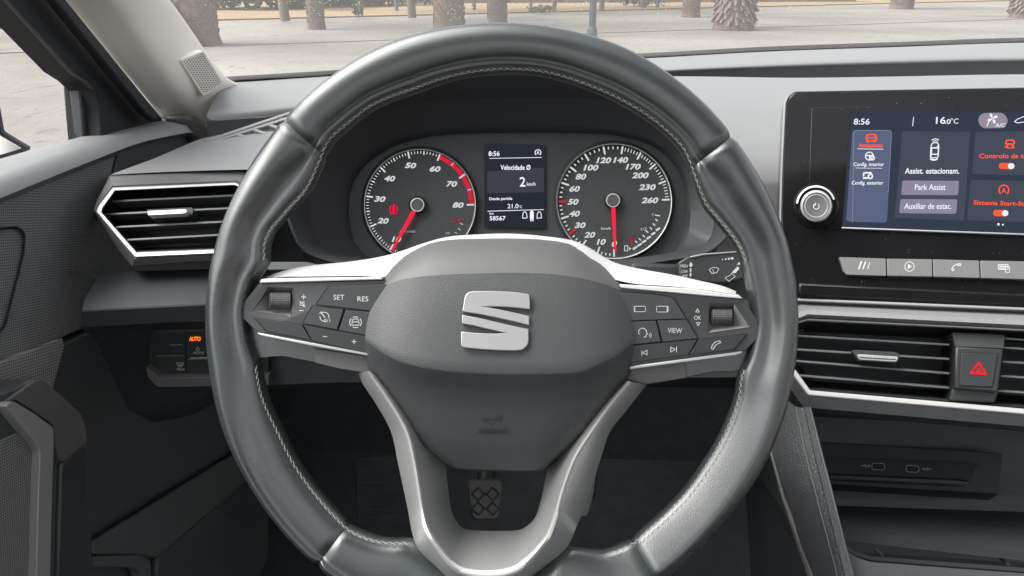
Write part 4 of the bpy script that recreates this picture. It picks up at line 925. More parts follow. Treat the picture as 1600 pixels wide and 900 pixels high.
LOUV = mat('louvre plastic', (.07, .072, .075), .4)
def louver(par, a, b, pl, h=-.004, th=3.6):
    n = pl.n; A, B = pl.at(a[0], a[1], h), pl.at(b[0], b[1], h); A2, B2 = pl.at(a[0], a[1] + th, h), pl.at(b[0], b[1] + th, h)
    back = -n * .022 + Vector((0, 0, .004)); v = [A, B, B2, A2] + [p + back for p in (A, B, B2, A2)]
    return mk('louvre', v, [[0, 1, 2, 3], [4, 7, 6, 5], [0, 4, 5, 1], [1, 5, 6, 2], [2, 6, 7, 3], [3, 7, 4, 0]], LOUV, par, bevel=.0005)
for a, b in (((1238, 522.5), (1484, 537)), ((1238, 544), (1484, 559.5)), ((1238, 562), (1484, 582)), ((1246, 585), (1484, 604.5)), ((1570, 527), (1690, 536)), ((1568, 541.5), (1690, 549)), ((1566, 563.5), (1690, 571)), ((1563, 586), (1690, 594)), ((1559, 609), (1690, 618))): louver(cv, a, b, VP)
kn = prism('slider', fillet([(1330, 548), (1338, 546.5), (1400, 550), (1407, 554), (1403, 566), (1341, 563)], 3), VP, .004, -.012, DARK, cv, bevel=.0015)
prism('slider_tip', fillet([(1339, 553), (1404, 557), (1401, 565.5), (1342, 562)], 3), VP, .009, .002, SATIND, kn, bevel=.0012)
prism('slider_groove', [(1343, 557.5), (1400, 561), (1399.5, 562.5), (1343, 559)], VP, .0094, .005, DARK, kn, bevel=0)
# hazard switch in its own pillar
HZM = mat('hazard housing', (.013, .014, .015), .45)
hz = thing('hazard_switch', 'black hazard switch with red warning triangle in the centre vent', 'switch', VP.at(1525, 610))
prism('pillar', [(1487, 518), (1570, 522), (1569, 545), (1560, 615), (1555, 630), (1482, 626), (1490, 600), (1493, 545)], VP, .001, -.04, HZM, hz, bevel=.002)
mk('upper_chamfer', [VP.at(*p) for p in ((1488, 520, .0015), (1570, 524, .0015), (1568, 544, .008), (1493, 541, .008))], [[0, 1, 2, 3]], HZM, hz)
fr_ = prism('surround', [(1493, 541), (1568, 544), (1559, 613), (1491, 607)], VP, .008, 0, HZM, hz, bevel=.0015)
hb_ = prism('button', fillet([(1502, 551), (1558.5, 553.5), (1550.5, 604.5), (1499, 602)], 2.5), VP, .0095, .002, BUTTOND, hz, bevel=.0012, seg=3)
prism('button_gap', fillet([(1500.5, 549.5), (1560, 552), (1552, 606), (1497.5, 603.5)], 2.5), VP, .0082, .001, RUBBER, hz, bevel=0)
Draw(VP, .0098).stroke([(1529.5, 567), (1540.5, 584.5), (1516.5, 583)], 3.0, True).stroke([(1529, 576), (1532.5, 581.5), (1525, 581)], 1.8, True).done('warning_triangle', emis('hazard red', (1, .018, .035), 0.314), hb_)

# ------------------------------------------------------------------ side air vent (left)
lv = thing('side_air_vent', 'angular side air vent with silver trim left of the wheel', 'air vent', W(270, 420, .67))
LV = pl3((165, 297, .690), (380, 286, .690), (205, 405, .668))
out = [(172, 274), (300, 267), (380, 265), (402, 276), (420, 300), (420, 405), (335, 408), (206, 417), (186, 393), (146, 328), (152, 312)]
inn = [(176, 293), (300, 288), (368, 285), (392, 296), (410, 315), (408, 395), (337, 397), (211, 403), (194, 384), (150, 331), (153, 322)]
sub = lambda A, B, u: [(a + (c - a) * u, b + (d - b) * u) for (a, b), (c, d) in zip(A, B)]
rings('housing', [(out, -.06), (out, -.006), (sub(out, inn, .12), -.001), (sub(out, inn, .85), .004), (inn, .003)], LV, SOFT, lv, smooth=25)
in2 = [(180, 298.5), (300, 292.5), (366, 289.5), (386, 298), (402, 315), (400, 386), (337, 389), (214, 393.5), (203, 381), (159.5, 332), (162, 324)]
tr = rings('trim', [(inn, .0035), (sub(inn, in2, .25), .0065), (sub(inn, in2, .8), .006), (in2, 0)], LV, SATIN, lv, smooth=25)
rings('duct', [(in2, .0005), ([(a + (280 - a) * .06, b + (340 - b) * .12) for a, b in in2], -.05)], LV, DARK, lv, cap=True)
for a, b in (((174, 312.5), (392, 302)), ((163, 333), (396, 321.5)), ((181, 353), (398, 342)), ((198, 373), (398, 362))): louver(lv, a, b, LV)
kn = prism('slider', fillet([(228, 327), (300, 323.5), (303, 328), (300, 336), (232, 339)], 3), LV, .003, -.012, DARK, lv, bevel=.0015)
prism('slider_tip', fillet([(230, 329.5), (290, 326.5), (293, 331), (288, 333.5), (231, 336.5)], 2), LV, .008, .001, SATIN, kn, bevel=.0015)

# ------------------------------------------------------------------ light switch panel
ls = thing('light_switch_panel', 'dark light switch panel with lit orange AUTO left of the wheel', 'switch panel', W(290, 600, .66))
LS = pl3((240, 515, .672), (335, 512, .672), (250, 600, .690))
prism('panel', fillet([(237, 516), (420, 511), (420, 594), (250, 598), (229, 572)], 3), LS, 0, -.02, BUTTOND, ls, bevel=.002)
prism('lower_lip', fillet([(228, 573), (249, 590), (420, 588), (420, 602), (246, 605), (232, 590)], 3), LS, .008, -.01, SOFT, ls, bevel=.002, seg=3)
for i, pts in enumerate(([(242, 519), (289, 517.5), (289, 552), (240, 553)], [(292, 517.5), (380, 514), (380, 556), (292, 558)], [(240, 556), (289, 555), (289, 587), (252, 588)], [(292, 561), (380, 559), (380, 586), (292, 587)])):
    prism('touch_key', fillet(pts, 3), LS, .0012, -.004, BUTTOND, ls, bevel=.0006)
Draw(LS, .0017).text('AUTO', 304.5, 529.5, 18, 7, .1, 0, .04).done('auto_lamp', ORANGE, ls)
D = Draw(LS, .0017).text('MODE', 310.5, 551.5, 17, 4.2).ring(309, 545.5, 2.4, .8).stroke([(298, 559.5), (325, 558.5)], 1.2).stroke([(265, 539), (284, 538.5)], .6).text('MAX', 283, 577, 12.5, 4.2).stroke([(276, 567), (287, 567), (285, 571), (278, 571)], .8, True).stroke([(279, 574), (281, 569)], .7).stroke([(283, 574), (284, 569)], .7)
D.done('switch_symbols', PRINTD, ls)

# ------------------------------------------------------------------ stalks
ws = thing('wiper_stalk', 'wiper stalk with white markings right of the column', 'control stalk', W(1060, 430, .60))
SP = Pl(W(1110, 420, .60), (0.05, -.86, .5))
prism('stalk', fillet([(1060, 409), (1075, 400), (1100, 395), (1152, 391), (1175, 400), (1178, 425), (1160, 436), (1128, 443), (1100, 441), (1062, 438)], [4, 6, 6, 6, 8, 8, 8, 8, 6, 4]), SP, 0, -.025, BUTTON, ws, bevel=.005, seg=4)
prism('neck', [(985, 408), (1066, 412), (1066, 437), (985, 440)], SP, -.006, -.022, DARK, ws, bevel=.004, seg=3)
prism('top_edge', [(1078, 400.5), (1100, 396), (1152, 392.5), (1152, 394.5), (1100, 398.5), (1079, 403)], SP, .0012, -.002, SATIND, ws, bevel=.0004)
D = Draw(SP, .0009).text('HIGH', 1069, 415.5, 11, 5, .1, 4, .01).text('LOW', 1069.5, 424, 10, 5, .1, 4, .01).text('INT', 1070.5, 431.5, 8, 4.5, .1, 4, .01)
D.poly([(1077, 413), (1079.5, 409), (1082, 413), (1081, 417), (1078, 417)]).stroke([(1079, 420), (1079, 424)], 2.6).stroke([(1079, 427), (1079, 431)], 2.6)
D.stroke([(1108, 421), (1114, 418), (1120, 418), (1123, 420), (1120, 426), (1112, 427)], 1.0, True).stroke([(1115, 428), (1114, 421)], .9)
for i in range(4): D.disc(1129 + 5 * i, 405.5 - .6 * i, 1 + .35 * i)
D.poly([(1143, 426), (1153, 416), (1155, 420), (1149, 427)]).poly([(1151, 414), (1156, 409), (1156, 413)]).stroke([(1133, 434), (1141, 430), (1143, 427), (1149, 432), (1143, 436), (1139, 440)], .9, True)
D.done('stalk_symbols', PRINT, ws)
ts = thing('indicator_stalk', 'sliver of the indicator stalk behind the left spoke', 'control stalk', W(470, 415, .60))
prism('stalk', fillet([(418, 409), (480, 409), (500, 414), (560, 414), (560, 422), (418, 422)], 2), Pl(W(470, 415, .60), (0, -.8, .6)), 0, -.015, SOFT2, ts, bevel=.004, seg=3)

# ------------------------------------------------------------------ centre console
cc = thing('centre_console', 'dark centre console with storage bay and two sockets, lower right', 'console', (0.36, .45, .30))
# flank seen beside the wheel: inner dark side, dimpled face, light edge band
fl = [[(1228, 622, .655), (1234, 628, .650), (1243, 636, .640), (1256, 637, .634), (1265, 637, .634), (1268, 640, .650)],
      [(1205, 700, .635), (1212, 702, .628), (1256, 702, .605), (1270, 702, .600), (1281, 702, .600), (1285, 704, .64)],
      [(1228, 772, .615), (1236, 775, .605), (1275, 775, .575), (1288, 775, .570), (1300, 775, .570), (1304, 777, .62)],
      [(1250, 848, .595), (1256, 850, .585), (1294, 848, .545), (1306, 848, .540), (1318, 848, .540), (1322, 850, .60)],
      [(1275, 940, .575), (1290, 935, .56), (1315, 930, .515), (1327, 930, .510), (1339, 930, .510), (1344, 932, .58)]]
fl = [[W(*p) for p in r] for r in fl]
CONS = mat('dimpled console trim', (0.040, 0.042, 0.045), 0.5, grain=('voronoi', 420, 0.7, 0.0012))
grid('side_panel', [r[:4] for r in fl], CONS, cc, smooth=60)
grid('edge_band', [[r[3] + Vector((0, -.001, .001)), r[4] + Vector((0, -.001, .001)), r[5]] for r in fl], CONS, cc, smooth=30)
for c_ in (2, 4):
    tube('edge_bead', [r[c_] + Vector((0, -.0008, .0008)) for r in fl], .0008, SOFT, cc, n=6)
# dark flank behind, with the pale lower spine
mk('tunnel_side', [W(1180, 610, .70), W(1240, 640, .68), W(1262, 860, .61), W(1320, 1000, .56), W(1180, 1000, .80), W(1160, 700, .85)], [[0, 1, 2, 3, 4, 5]], DARK, cc)
tube('tunnel_spine', [W(1200, 690, .64), W(1225, 780, .615), W(1252, 850, .598), W(1275, 905, .58)], [.0015, .002, .004, .006], SOFT, cc, n=8)
# storage bay
BP = pl3((1300, 690, .80), (1600, 712, .76), (1320, 860, .75))
bay = [[W(1240, 640, .67), W(1600, 664, .62), W(1750, 675, .60)], [W(1250, 650, .80), W(1600, 668, .78), W(1750, 680, .77)], [W(1300, 860, .80), W(1600, 880, .76), W(1750, 890, .75)]]
grid('bay_walls', bay, DARK, cc, smooth=20)
prism('bay_recess_frame', fillet([(1250, 688), (1568, 708), (1562, 772), (1255, 754)], 4), BP, .006, -.02, DARK, cc, bevel=.004)
us = prism('socket_panel', fillet([(1255, 713), (1500, 722), (1530, 725), (1515, 752), (1490, 748), (1255, 738)], 3), BP, .009, 0, BUTTOND, cc, bevel=.002)
prism('socket_ledge', [(1280, 740), (1490, 748), (1515, 752), (1510, 758), (1285, 748)], BP, .013, 0, SOFT2, cc, bevel=.002)
for x, y in ((1372.5, 729), (1426, 732.5)):
    s_ = prism('socket', fillet([(x - 10, y - 5.5), (x + 10, y - 4.7), (x + 9.5, y + 5.5), (x - 10, y + 4.7)], 4), BP, .0102, .004, RUBBER, us, bevel=0)
    Draw(BP, .0106).stroke(fillet([(x - 10, y - 5.5), (x + 10, y - 4.7), (x + 9.5, y + 5.5), (x - 10, y + 4.7)], 4), .9, True).done('socket_rim', PRINTD, s_)
D = Draw(BP, .0098)
for x, y, s_ in ((1352, 728, 1), (1449, 733, -1)):
    D.stroke([(x - 7 * s_, y - .3), (x + 7 * s_, y + .2)], .9).stroke([(x - 3 * s_, y), (x + 1 * s_, y - 3)], .8).stroke([(x - 2 * s_, y), (x + 2 * s_, y + 3)], .8).disc(x + 6 * s_, y, 1.6)
D.done('socket_symbols', PRINTD, us)
# tray floor (dark) and pale front surround
ty = [[W(1300, 790, .78), W(1600, 800, .74), W(1760, 806, .72)], [W(1318, 845, .62), W(1600, 876, .585), W(1760, 890, .57)]]
grid('tray_floor', ty, CARPET, cc, smooth=180)
tf = [[(1310, 838, .61), (1321, 852, .600), (1336, 862, .594), (1360, 869, .590), (1450, 876, .582), (1600, 887, .570), (1760, 898, .56)],
      [(1310, 842, .598), (1322, 857, .590), (1337, 868, .584), (1360, 875, .580), (1450, 882, .572), (1600, 893.5, .560), (1760, 905, .55)],
      [(1312, 846, .597), (1323, 860, .589), (1338, 871, .583), (1360, 878, .579), (1450, 885, .571), (1600, 896, .559), (1760, 908, .549)],
      [(1325, 960, .56), (1330, 960, .56), (1345, 960, .555), (1365, 960, .55), (1450, 965, .545), (1600, 970, .535), (1760, 975, .525)]]
tf = [[W(*p) for p in r] for r in tf]
grid('tray_rim', tf[:2], SOFT2, cc, smooth=60)
grid('tray_surround', [tf[2], tf[3]], SOFT2, cc, smooth=60)
grid('tray_gap', [[p - Vector((0, -.002, .003)) for p in tf[1]], [p - Vector((0, -.002, .003)) for p in tf[2]]], RUBBER, cc, smooth=60)
for a, b in (((1368, 859), (1380, 870)), ((1560, 870), (1576, 882))): tube('tray_rib', [W(a[0], a[1], .60), W(b[0], b[1], .588)], .0012, SOFT2, cc, n=6)

# ------------------------------------------------------------------ steering wheel
sw = thing('steering_wheel', 'black leather steering wheel with silver trim and S emblem', 'steering wheel', W(785, 500, .50))
WP = Pl(W(785, 500, .49), (0, -math.cos(rad(22)), math.sin(rad(22))))
OX, OY = 785.0, 500.0
outer_pts = [(785, 40), (870, 48), (975, 78), (1060, 131), (1150, 225), (1200, 308), (1235, 410), (1244, 500), (1236, 590), (1200, 707), (1130, 812), (1040, 900), (985, 936), (930, 947), (785, 950), (640, 947), (560, 925), (497, 876), (400, 761), (356, 675), (334, 585), (327, 500), (335, 410), (368, 310), (419, 225), (532, 115), (620, 67), (700, 47)]
inner_pts = [(800, 116), (850, 120), (915, 140), (975, 167), (1015, 192), (1050, 222), (1065, 240), (1075, 265), (1085, 295), (1097, 325), (1115, 345), (1132, 365), (1147, 385), (1156, 405), (1159, 425), (1166, 455), (1174, 510), (1164, 556), (1150, 587), (1149, 612), (1140, 640), (1125, 675), (1095, 725), (1070, 760), (1042, 790), (1007, 822), (985, 842), (962, 852), (940, 859), (910, 853), (889, 851), (868, 862), (845, 885), (815, 900), (785, 903), (740, 900), (700, 886), (668, 858), (642, 839), (612, 840), (590, 837), (562, 827), (550, 820), (530, 800), (505, 772), (482, 742), (460, 707), (445, 675), (435, 655), (422, 627), (415, 605), (411, 582), (408, 562), (397, 535), (390, 487), (402, 440), (424, 412), (421, 390), (424, 377), (432, 360), (445, 347), (462, 327), (482, 307), (495, 285), (507, 257), (520, 225), (545, 203), (585, 172), (650, 147), (720, 124)]
def polar(pts):
    L = sorted(((math.degrees(math.atan2(-(y - OY), x - OX)) % 360, math.hypot(x - OX, y - OY)) for x, y in pts)); return [(L[-1][0] - 360, L[-1][1])] + L + [(L[0][0] + 360, L[0][1])]
PO, PI_ = polar(outer_pts), polar(inner_pts)
def lookup(P_, a):
    a %= 360
    for (a0, r0), (a1, r1) in zip(P_, P_[1:]):
        if a0 <= a <= a1: u = (a - a0) / max(a1 - a0, 1e-6); return r0 + (r1 - r0) * u
def smooth_r(P_, a, s): return sum(lookup(P_, a + k * s) * wgt for k, wgt in ((-2, .1), (-1, .22), (0, .36), (1, .22), (2, .1)))
# profiles round the section: top (flat face, inner lip), grips (ridge with thumb slope), lower left / lower right (offset ridge)
profA = [(1, 0), (.99, .22), (.96, .44), (.90, .64), (.80, .80), (.58, .93), (.2, 1.0), (-.2, .95), (-.44, .84), (-.54, .74), (-.60, .61), (-.65, .60), (-.72, .64), (-.86, .52), (-.97, .22), (-1, 0), (-.93, -.42), (-.6, -.8), (0, -1), (.6, -.8), (.93, -.42)]
profG = [(1, 0), (.985, .24), (.94, .46), (.84, .68), (.66, .86), (.45, .97), (.25, 1.0), (.05, .90), (-.10, .74), (-.26, .60), (-.44, .55), (-.60, .59), (-.74, .58), (-.87, .44), (-.96, .20), (-1, 0), (-.93, -.42), (-.6, -.8), (0, -1), (.6, -.8), (.93, -.42)]
profB = [(1, 0), (.985, .30), (.95, .52), (.86, .76), (.74, .93), (.61, 1.0), (.55, .98), (.50, .84), (.42, .80), (.15, .83), (-.25, .80), (-.55, .68), (-.76, .52), (-.90, .32), (-.97, .16), (-1, 0), (-.93, -.42), (-.6, -.8), (0, -1), (.6, -.8), (.93, -.42)]
profR = [(1, 0), (.985, .26), (.94, .46), (.84, .66), (.66, .86), (.44, .99), (.33, 1.0), (.22, .96), (0, .84), (-.22, .72), (-.44, .59), (-.62, .48), (-.78, .37), (-.90, .25), (-.97, .13), (-1, 0), (-.93, -.42), (-.6, -.8), (0, -1), (.6, -.8), (.93, -.42)]
def sst(x): x = min(1, max(0, x)); return x * x * (3 - 2 * x)
def profile(a):
    a %= 360
    wA = sst((a - 30) / 12) * sst((148 - a) / 12)
    left = 90 < a < 270
    wG = (1 - wA) * (sst((214 - a) / 30) if left else (sst((a if a < 90 else a - 360) / 30 + .9)))
    rest = 1 - wA - wG; u = sst((a - 245) / 45) if a > 180 else (0 if left else 1)
    return [(pa * wA + pg * wG + rest * (pb * (1 - u) + pr * u), ha * wA + hg * wG + rest * (hb * (1 - u) + hr * u)) for (pa, ha), (pg, hg), (pb, hb), (pr, hr) in zip(profA, profG, profB, profR)]
TH = 0.0165
def rim_ring(a, pinch=1.0):
    ro, ri = smooth_r(PO, a, 2.0), smooth_r(PI_, a, 0.8)
    c, s2 = math.cos(rad(a)), -math.sin(rad(a)); ring = []; rm_, hw = (ro + ri) / 2, (ro - ri) / 2
    for u, hh in profile(a):
        h = hh * TH * pinch; r = rm_ + u * hw * (1 - (1 - pinch) * .5)
        q = WP.at(OX + c * r, OY + s2 * r, 0); ring.append(q + WP.n * h)
    return ring
SEAMS = [38.8, 137.2, 233.0, 300.6]
names = ['upper leather section across the top of the rim', 'left leather grip section of the rim', 'bottom leather section of the rim', 'right leather grip section of the rim']
for k in range(4):
    a0, a1 = SEAMS[k], SEAMS[(k + 1) % 4]
    if a1 < a0: a1 += 360
    n = int((a1 - a0) / 1.2); rows = []
    for i in range(n + 1):
        a = a0 + (a1 - a0) * i / n; e_ = min(a - a0, a1 - a)
        pin = .84 if e_ < .05 else (.965 if e_ < .9 else 1.004 if e_ < 2.4 else 1.0)
        rows.append(rim_ring(a + (0.06 if i == 0 else -.06 if i == n else 0), pin))
    o = grid('rim_section', rows, LEATHER, sw, closed_u=True, smooth=180); o['label'] = names[k]
    md = o.modifiers.new('sub', 'SUBSURF'); md.levels = 1; md.render_levels = 1
core = [rim_ring(a, .80) for a in range(0, 360, 3)]
grid('rim_core', core, RUBBER, sw, closed_u=True, closed_v=True, smooth=180)
# stitching along the inner edge, short crossed thread lengths
V, Fc = [], []
def thread(p, q, r):
    t = (q - p); L = t.length; t.normalize(); s_ = t.cross(WP.n).normalized(); u = s_.cross(t); n0 = len(V)
    for c in (p, p.lerp(q, .5) + WP.n * r * .6, q):
        for k in range(5): V.append(c + (s_ * math.cos(k * 1.2566) + u * math.sin(k * 1.2566)) * r * (1.0 if c is not p and c is not q else .8))
    for i in range(2):
        for k in range(5): Fc.append([n0 + i * 5 + k, n0 + i * 5 + (k + 1) % 5, n0 + (i + 1) * 5 + (k + 1) % 5, n0 + (i + 1) * 5 + k])
a = 13.0
while a < 347:
    ok = not (165.5 < a < 190) and not (246 < a < 293)
    ri = smooth_r(PI_, a, .8); st = rad(1) * ri / FPX * .49
    da = .0040 / st
    if ok:
        c = lambda aa, u, h: WP.at(OX + math.cos(rad(aa)) * (smooth_r(PI_, aa, .8) + u), OY - math.sin(rad(aa)) * (smooth_r(PI_, aa, .8) + u), 0) + WP.n * h
        top_ = math.sin(rad(a)) > .2
        if True:
            thread(c(a, 1.4, .0072), c(a + da * 1.05, 3.8, .0086), .00026); thread(c(a + da * .45, 4.2, .0088), c(a + da * 1.0, 1.6, .0072), .00022)
    a += da
o = mk('stitching', V, Fc, THREAD, sw, smooth=60); o['kind'] = 'stuff'
# leather spoke arms under the switch pods
prism('spoke_arm', fillet([(352, 470), (398, 446), (610, 437), (620, 590), (575, 582), (530, 576), (492, 566), (440, 556), (400, 560), (352, 520)], [20, 12, 2, 2, 2, 6, 6, 10, 10, 20]), WP, -.0005, -.022, LEATHER, sw, bevel=.004, seg=4)
prism('spoke_arm', fillet([(960, 447), (1150, 463), (1212, 484), (1215, 535), (1170, 570), (1150, 582), (1117, 581), (1074, 590), (1010, 601), (960, 600)], [2, 12, 20, 20, 20, 10, 10, 6, 6, 2]), WP, -.0005, -.022, LEATHER, sw, bevel=.004, seg=4)
prism('spoke_end_cap', fillet([(489, 544), (580, 557), (580, 584), (530, 576), (492, 567)], 3), WP, .0015, -.018, PADS, sw, bevel=.002, seg=3)
prism('spoke_end_cap', fillet([(980, 574), (1072, 565), (1074, 591), (1010, 601), (980, 596)], 3), WP, .0015, -.018, PADS, sw, bevel=.002, seg=3)
# silver wings running over the top of the hub
U = [(407, 440), (425, 429), (470, 417), (560, 407), (612, 397), (662, 380), (700, 370), (750, 366), (800, 365), (850, 369), (900, 377), (925, 390), (960, 410), (1000, 420), (1050, 429), (1100, 440), (1130, 447), (1150, 455)]
Lw = [(409, 442), (430, 433.5), (480, 432), (560, 431), (610, 430), (650, 404), (702, 386), (750, 380), (800, 380), (848, 384), (892, 394), (915, 408), (948, 432), (990, 443), (1045, 447), (1095, 452), (1128, 457), (1150, 460)]
rU = resample([(x, y, 0) for x, y in U], 60); rL = resample([(x, y, 0) for x, y in Lw], 60)
rows = [[WP.at(p.x, p.y, -.020) for p in rU], [WP.at(p.x, p.y, -.010) for p in rU], [WP.at(p.x * .7 + q.x * .3, p.y * .7 + q.y * .3, -.0045) for p, q in zip(rU, rL)], [WP.at(p.x, p.y, .0025) for p in rL], [WP.at(p.x, p.y + 1, -.004) for p in rL]]
WING = mat('painted silver', (.58, .575, .565), .48, metal=.3)
grid('silver_wing', rows, WING, sw, smooth=50)
WQ = Pl(WP.p + WP.n * .0042, WP.n)
prism('silver_strip', [(408, 436), (430, 434.5), (597, 432.5), (597, 437), (405, 442)], WQ, .0045, -.004, WING, sw, bevel=.0006)
prism('silver_strip', [(968, 444), (1080, 450.5), (1148, 460.5), (1154, 460), (1161.5, 467), (1100, 462), (970, 450)], WQ, .0045, -.004, WING, sw, bevel=.0006)
prism('lower_silver_strip', [(401, 519.5), (575, 552), (575, 556.5), (487, 541), (412, 526), (405, 524)], WQ, .0050, -.004, SATIND, sw, bevel=.0006)
prism('lower_silver_strip', [(984, 572.5), (1160, 549), (1160, 552), (1150, 555.5), (1072, 566), (984, 578)], WQ, .0050, -.004, SATIND, sw, bevel=.0006)
# switch pods
def pod(frame, scr_out, scr_in, label):
    p = prism('switch_pod', frame, WQ, .0025, -.006, BUTTON, sw, bevel=.0012, seg=2, r=3); p['label'] = label; return p
pl_ = pod([(369, 487), (404, 444), (600, 437.5), (606, 470), (600, 556), (402, 519)], None, None, 'left switch pod on the wheel, with SET and RES')
pr_ = pod([(960, 449), (1161, 467.5), (1195.5, 515), (1192, 521), (1164, 548.5), (970, 574.5)], None, None, 'right switch pod on the wheel, with VIEW')
def scroll(p, o4, i4, nm):
    A = [WQ.at(x, y, .0028) for x, y in o4]; B = [WQ.at(x, y, -.0045) for x, y in i4]
    V_ = A + B; mk('scroll_surround', V_, [[0, 1, 5, 4], [1, 2, 6, 5], [2, 3, 7, 6], [3, 0, 4, 7]], GREYP, p)
    cx = sum(q[0] for q in i4) / 4; w2 = (max(q[0] for q in i4) - min(q[0] for q in i4)) / 2 - 1; y0 = min(q[1] for q in i4) + .5; y1 = max(q[1] for q in i4) - .5
    rows_ = []
    n = 30
    for i in range(n + 1):
        t_ = math.pi * i / n; y = (y0 + y1) / 2 - math.cos(t_) * (y1 - y0) / 2; h = -.003 + .0075 * math.sin(t_)
        rows_.append([WQ.at(cx - w2 + 2 * w2 * k / 26, y, h + (.0005 if (i % 2 and k % 2) else 0) - (.0012 if k in (0, 26) else 0)) for k in range(27)])
    grid('scroll_wheel', rows_, KNURL, p, smooth=20)
GREYP = mat('satin switch trim', (.17, .17, .17), .4)
def cut(p, poly4):
    """recess opening through the pod top for the scroll wheel"""
    bm = bmesh.new(); v = [bm.verts.new(WQ.at(x, y, h)) for h in (.006, -.0044) for x, y in poly4]
    for f in ([0, 1, 2, 3], [7, 6, 5, 4], [0, 4, 5, 1], [1, 5, 6, 2], [2, 6, 7, 3], [3, 7, 4, 0]): bm.faces.new([v[i] for i in f])
    bmesh.ops.recalc_face_normals(bm, faces=bm.faces[:])
    m = bpy.data.meshes.new('c'); bm.to_mesh(m); bm.free(); c = bpy.data.objects.new('c', m); COL.objects.link(c)
    md = p.modifiers.new('cut', 'BOOLEAN'); md.object = c; md.solver = 'EXACT'; md.operation = 'DIFFERENCE'
    p.modifiers.move(len(p.modifiers) - 1, 0)
    dg = bpy.context.evaluated_depsgraph_get(); me = bpy.data.meshes.new_from_object(p.evaluated_get(dg)); p.modifiers.clear(); p.data = me
    bpy.data.objects.remove(c)
LO, LI = [(396, 485), (420, 448), (458, 450.5), (454, 495)], [(420, 484), (422, 455), (455.5, 457.5), (453.5, 484.5)]
RO, RI = [(1108, 474), (1147, 474.5), (1171, 511), (1106, 520)], [(1111, 481), (1144.5, 481), (1146, 508.5), (1112, 508.5)]
cut(pl_, LO); cut(pr_, RO)
scroll(pl_, LO, LI, 'l'); scroll(pr_, RO, RI, 'r')
def btn(p, nm, pts, m, h=.0046, r=1.5):
    cx = sum(q[0] for q in pts) / len(pts); cy = sum(q[1] for q in pts) / len(pts); g_ = []
    for x, y in pts:
        v = Vector((x - cx, y - cy)); v = v * (1 + 2.6 / v.length); g_.append((cx + v.x, cy + v.y))
    b = prism(nm, pts, WQ, h, .001, m, p, bevel=.0007, seg=2, r=r)
    prism('button_gap', g_, WQ, .0031, .001, RUBBER, b, bevel=0, r=r)
    return b
b1 = btn(pl_, 'cruise_set_button', [(515.5, 447), (606, 444), (606, 490), (579, 485), (494.5, 475.5)], BUTTON, r=[6, 1, 1, 1, 1])
b2 = btn(pl_, 'cruise_button', [(489, 478.5), (536.5, 484), (526, 515), (474, 505)], BUTTON)
b3 = btn(pl_, 'lane_assist_button', [(540, 485), (606, 490), (606, 530), (571, 523.5), (529.5, 516)], BUTTON)
b4 = btn(pl_, 'distance_button', [(475, 508.5), (606, 531), (606, 560), (487, 531.5)], BUTTOND)
b5 = btn(pl_, 'blank_button', [(398, 496.5), (471.5, 508), (485.5, 531), (418, 518)], BUTTOND)
c1 = btn(pr_, 'display_button', [(960, 456), (1020, 460), (1051, 465), (1071.5, 497.5), (960, 502)], BUTTON, r=[1, 1, 6, 1, 1])
c2 = btn(pr_, 'voice_button', [(960, 504), (1025, 501), (1032.5, 534), (960, 542)], BUTTON)
c3 = btn(pr_, 'view_button', [(1027.5, 501), (1073, 499.5), (1090, 528.5), (1035.5, 534)], BUTTON)
c4 = btn(pr_, 'track_button', [(960, 543.5), (1089, 530.5), (1075.5, 554), (960, 570)], BUTTOND)
c5 = btn(pr_, 'phone_button', [(1092, 531), (1166, 522.5), (1146.5, 546), (1077.5, 554)], BUTTOND)
hb2 = .0049; hp = .0029
Draw(WQ, hb2).text('SET', 529.5, 464.5, 17, 8).text('RES', 567, 467, 17, 8).done('button_text', PRINT, b1)
Draw(WQ, hb2).ring(507, 495, 7, 1.1, -20, 130).ring(507, 495, 7, 1.1, 175, 285).stroke([(501, 488), (508, 496)], 1.3).stroke([(499.5, 489.5), (503, 487)], 1.2).text('0/1', 511, 501, 9.5, 5).done('button_symbol', PRINT, b2)
Draw(WQ, hb2).stroke(fillet([(551.5, 498.5), (559.5, 498.5), (561, 503), (561, 508), (550, 508), (550, 503)], 1.5), 1.2, True).stroke([(550, 503), (561, 503)], 1.2).ring(555.5, 503.5, 9, 1.2, 140, 220, 10).ring(555.5, 503.5, 9, 1.2, -40, 40, 10).ring(555.5, 503.5, 8.5, 1.1, 60, 120, 8).ring(555.5, 503.5, 8.5, 1.1, 240, 300, 8).done('button_symbol', PRINT, b3)
Draw(WQ, hb2).stroke([(505, 525.5), (511, 526.2)], 1.1).stroke([(550, 533.3), (556.5, 534.3)], 1.1).stroke([(553.5, 530.5), (553, 537)], 1.1).done('button_symbol', PRINT, b4)
D = Draw(WQ, hp).stroke([(471, 463.7), (478, 464.3)], 1.2).stroke([(474.6, 460.5), (474.4, 467.5)], 1.2).stroke([(468, 485), (474, 485.4)], 1.2).stroke([(469, 473), (472, 473), (475, 471), (475, 479), (472, 477), (469, 477)], 1, True).stroke([(468.5, 470.5), (477, 479.5)], 1.1)
D.done('volume_symbols', PRINT, pl_)
D = Draw(WQ, hb2).stroke(fillet([(991, 478.5), (1008.5, 478.5), (1008.5, 487), (991, 487)], 2), .9, True).stroke([(991.5, 479), (991.5, 487)], 2).stroke(fillet([(1026, 478.5), (1044, 478.5), (1044, 487.5), (1026, 487.5)], 2), .9, True).stroke([(1043, 479), (1043, 487)], 2.2); D.done('button_symbol', PRINT, c1)
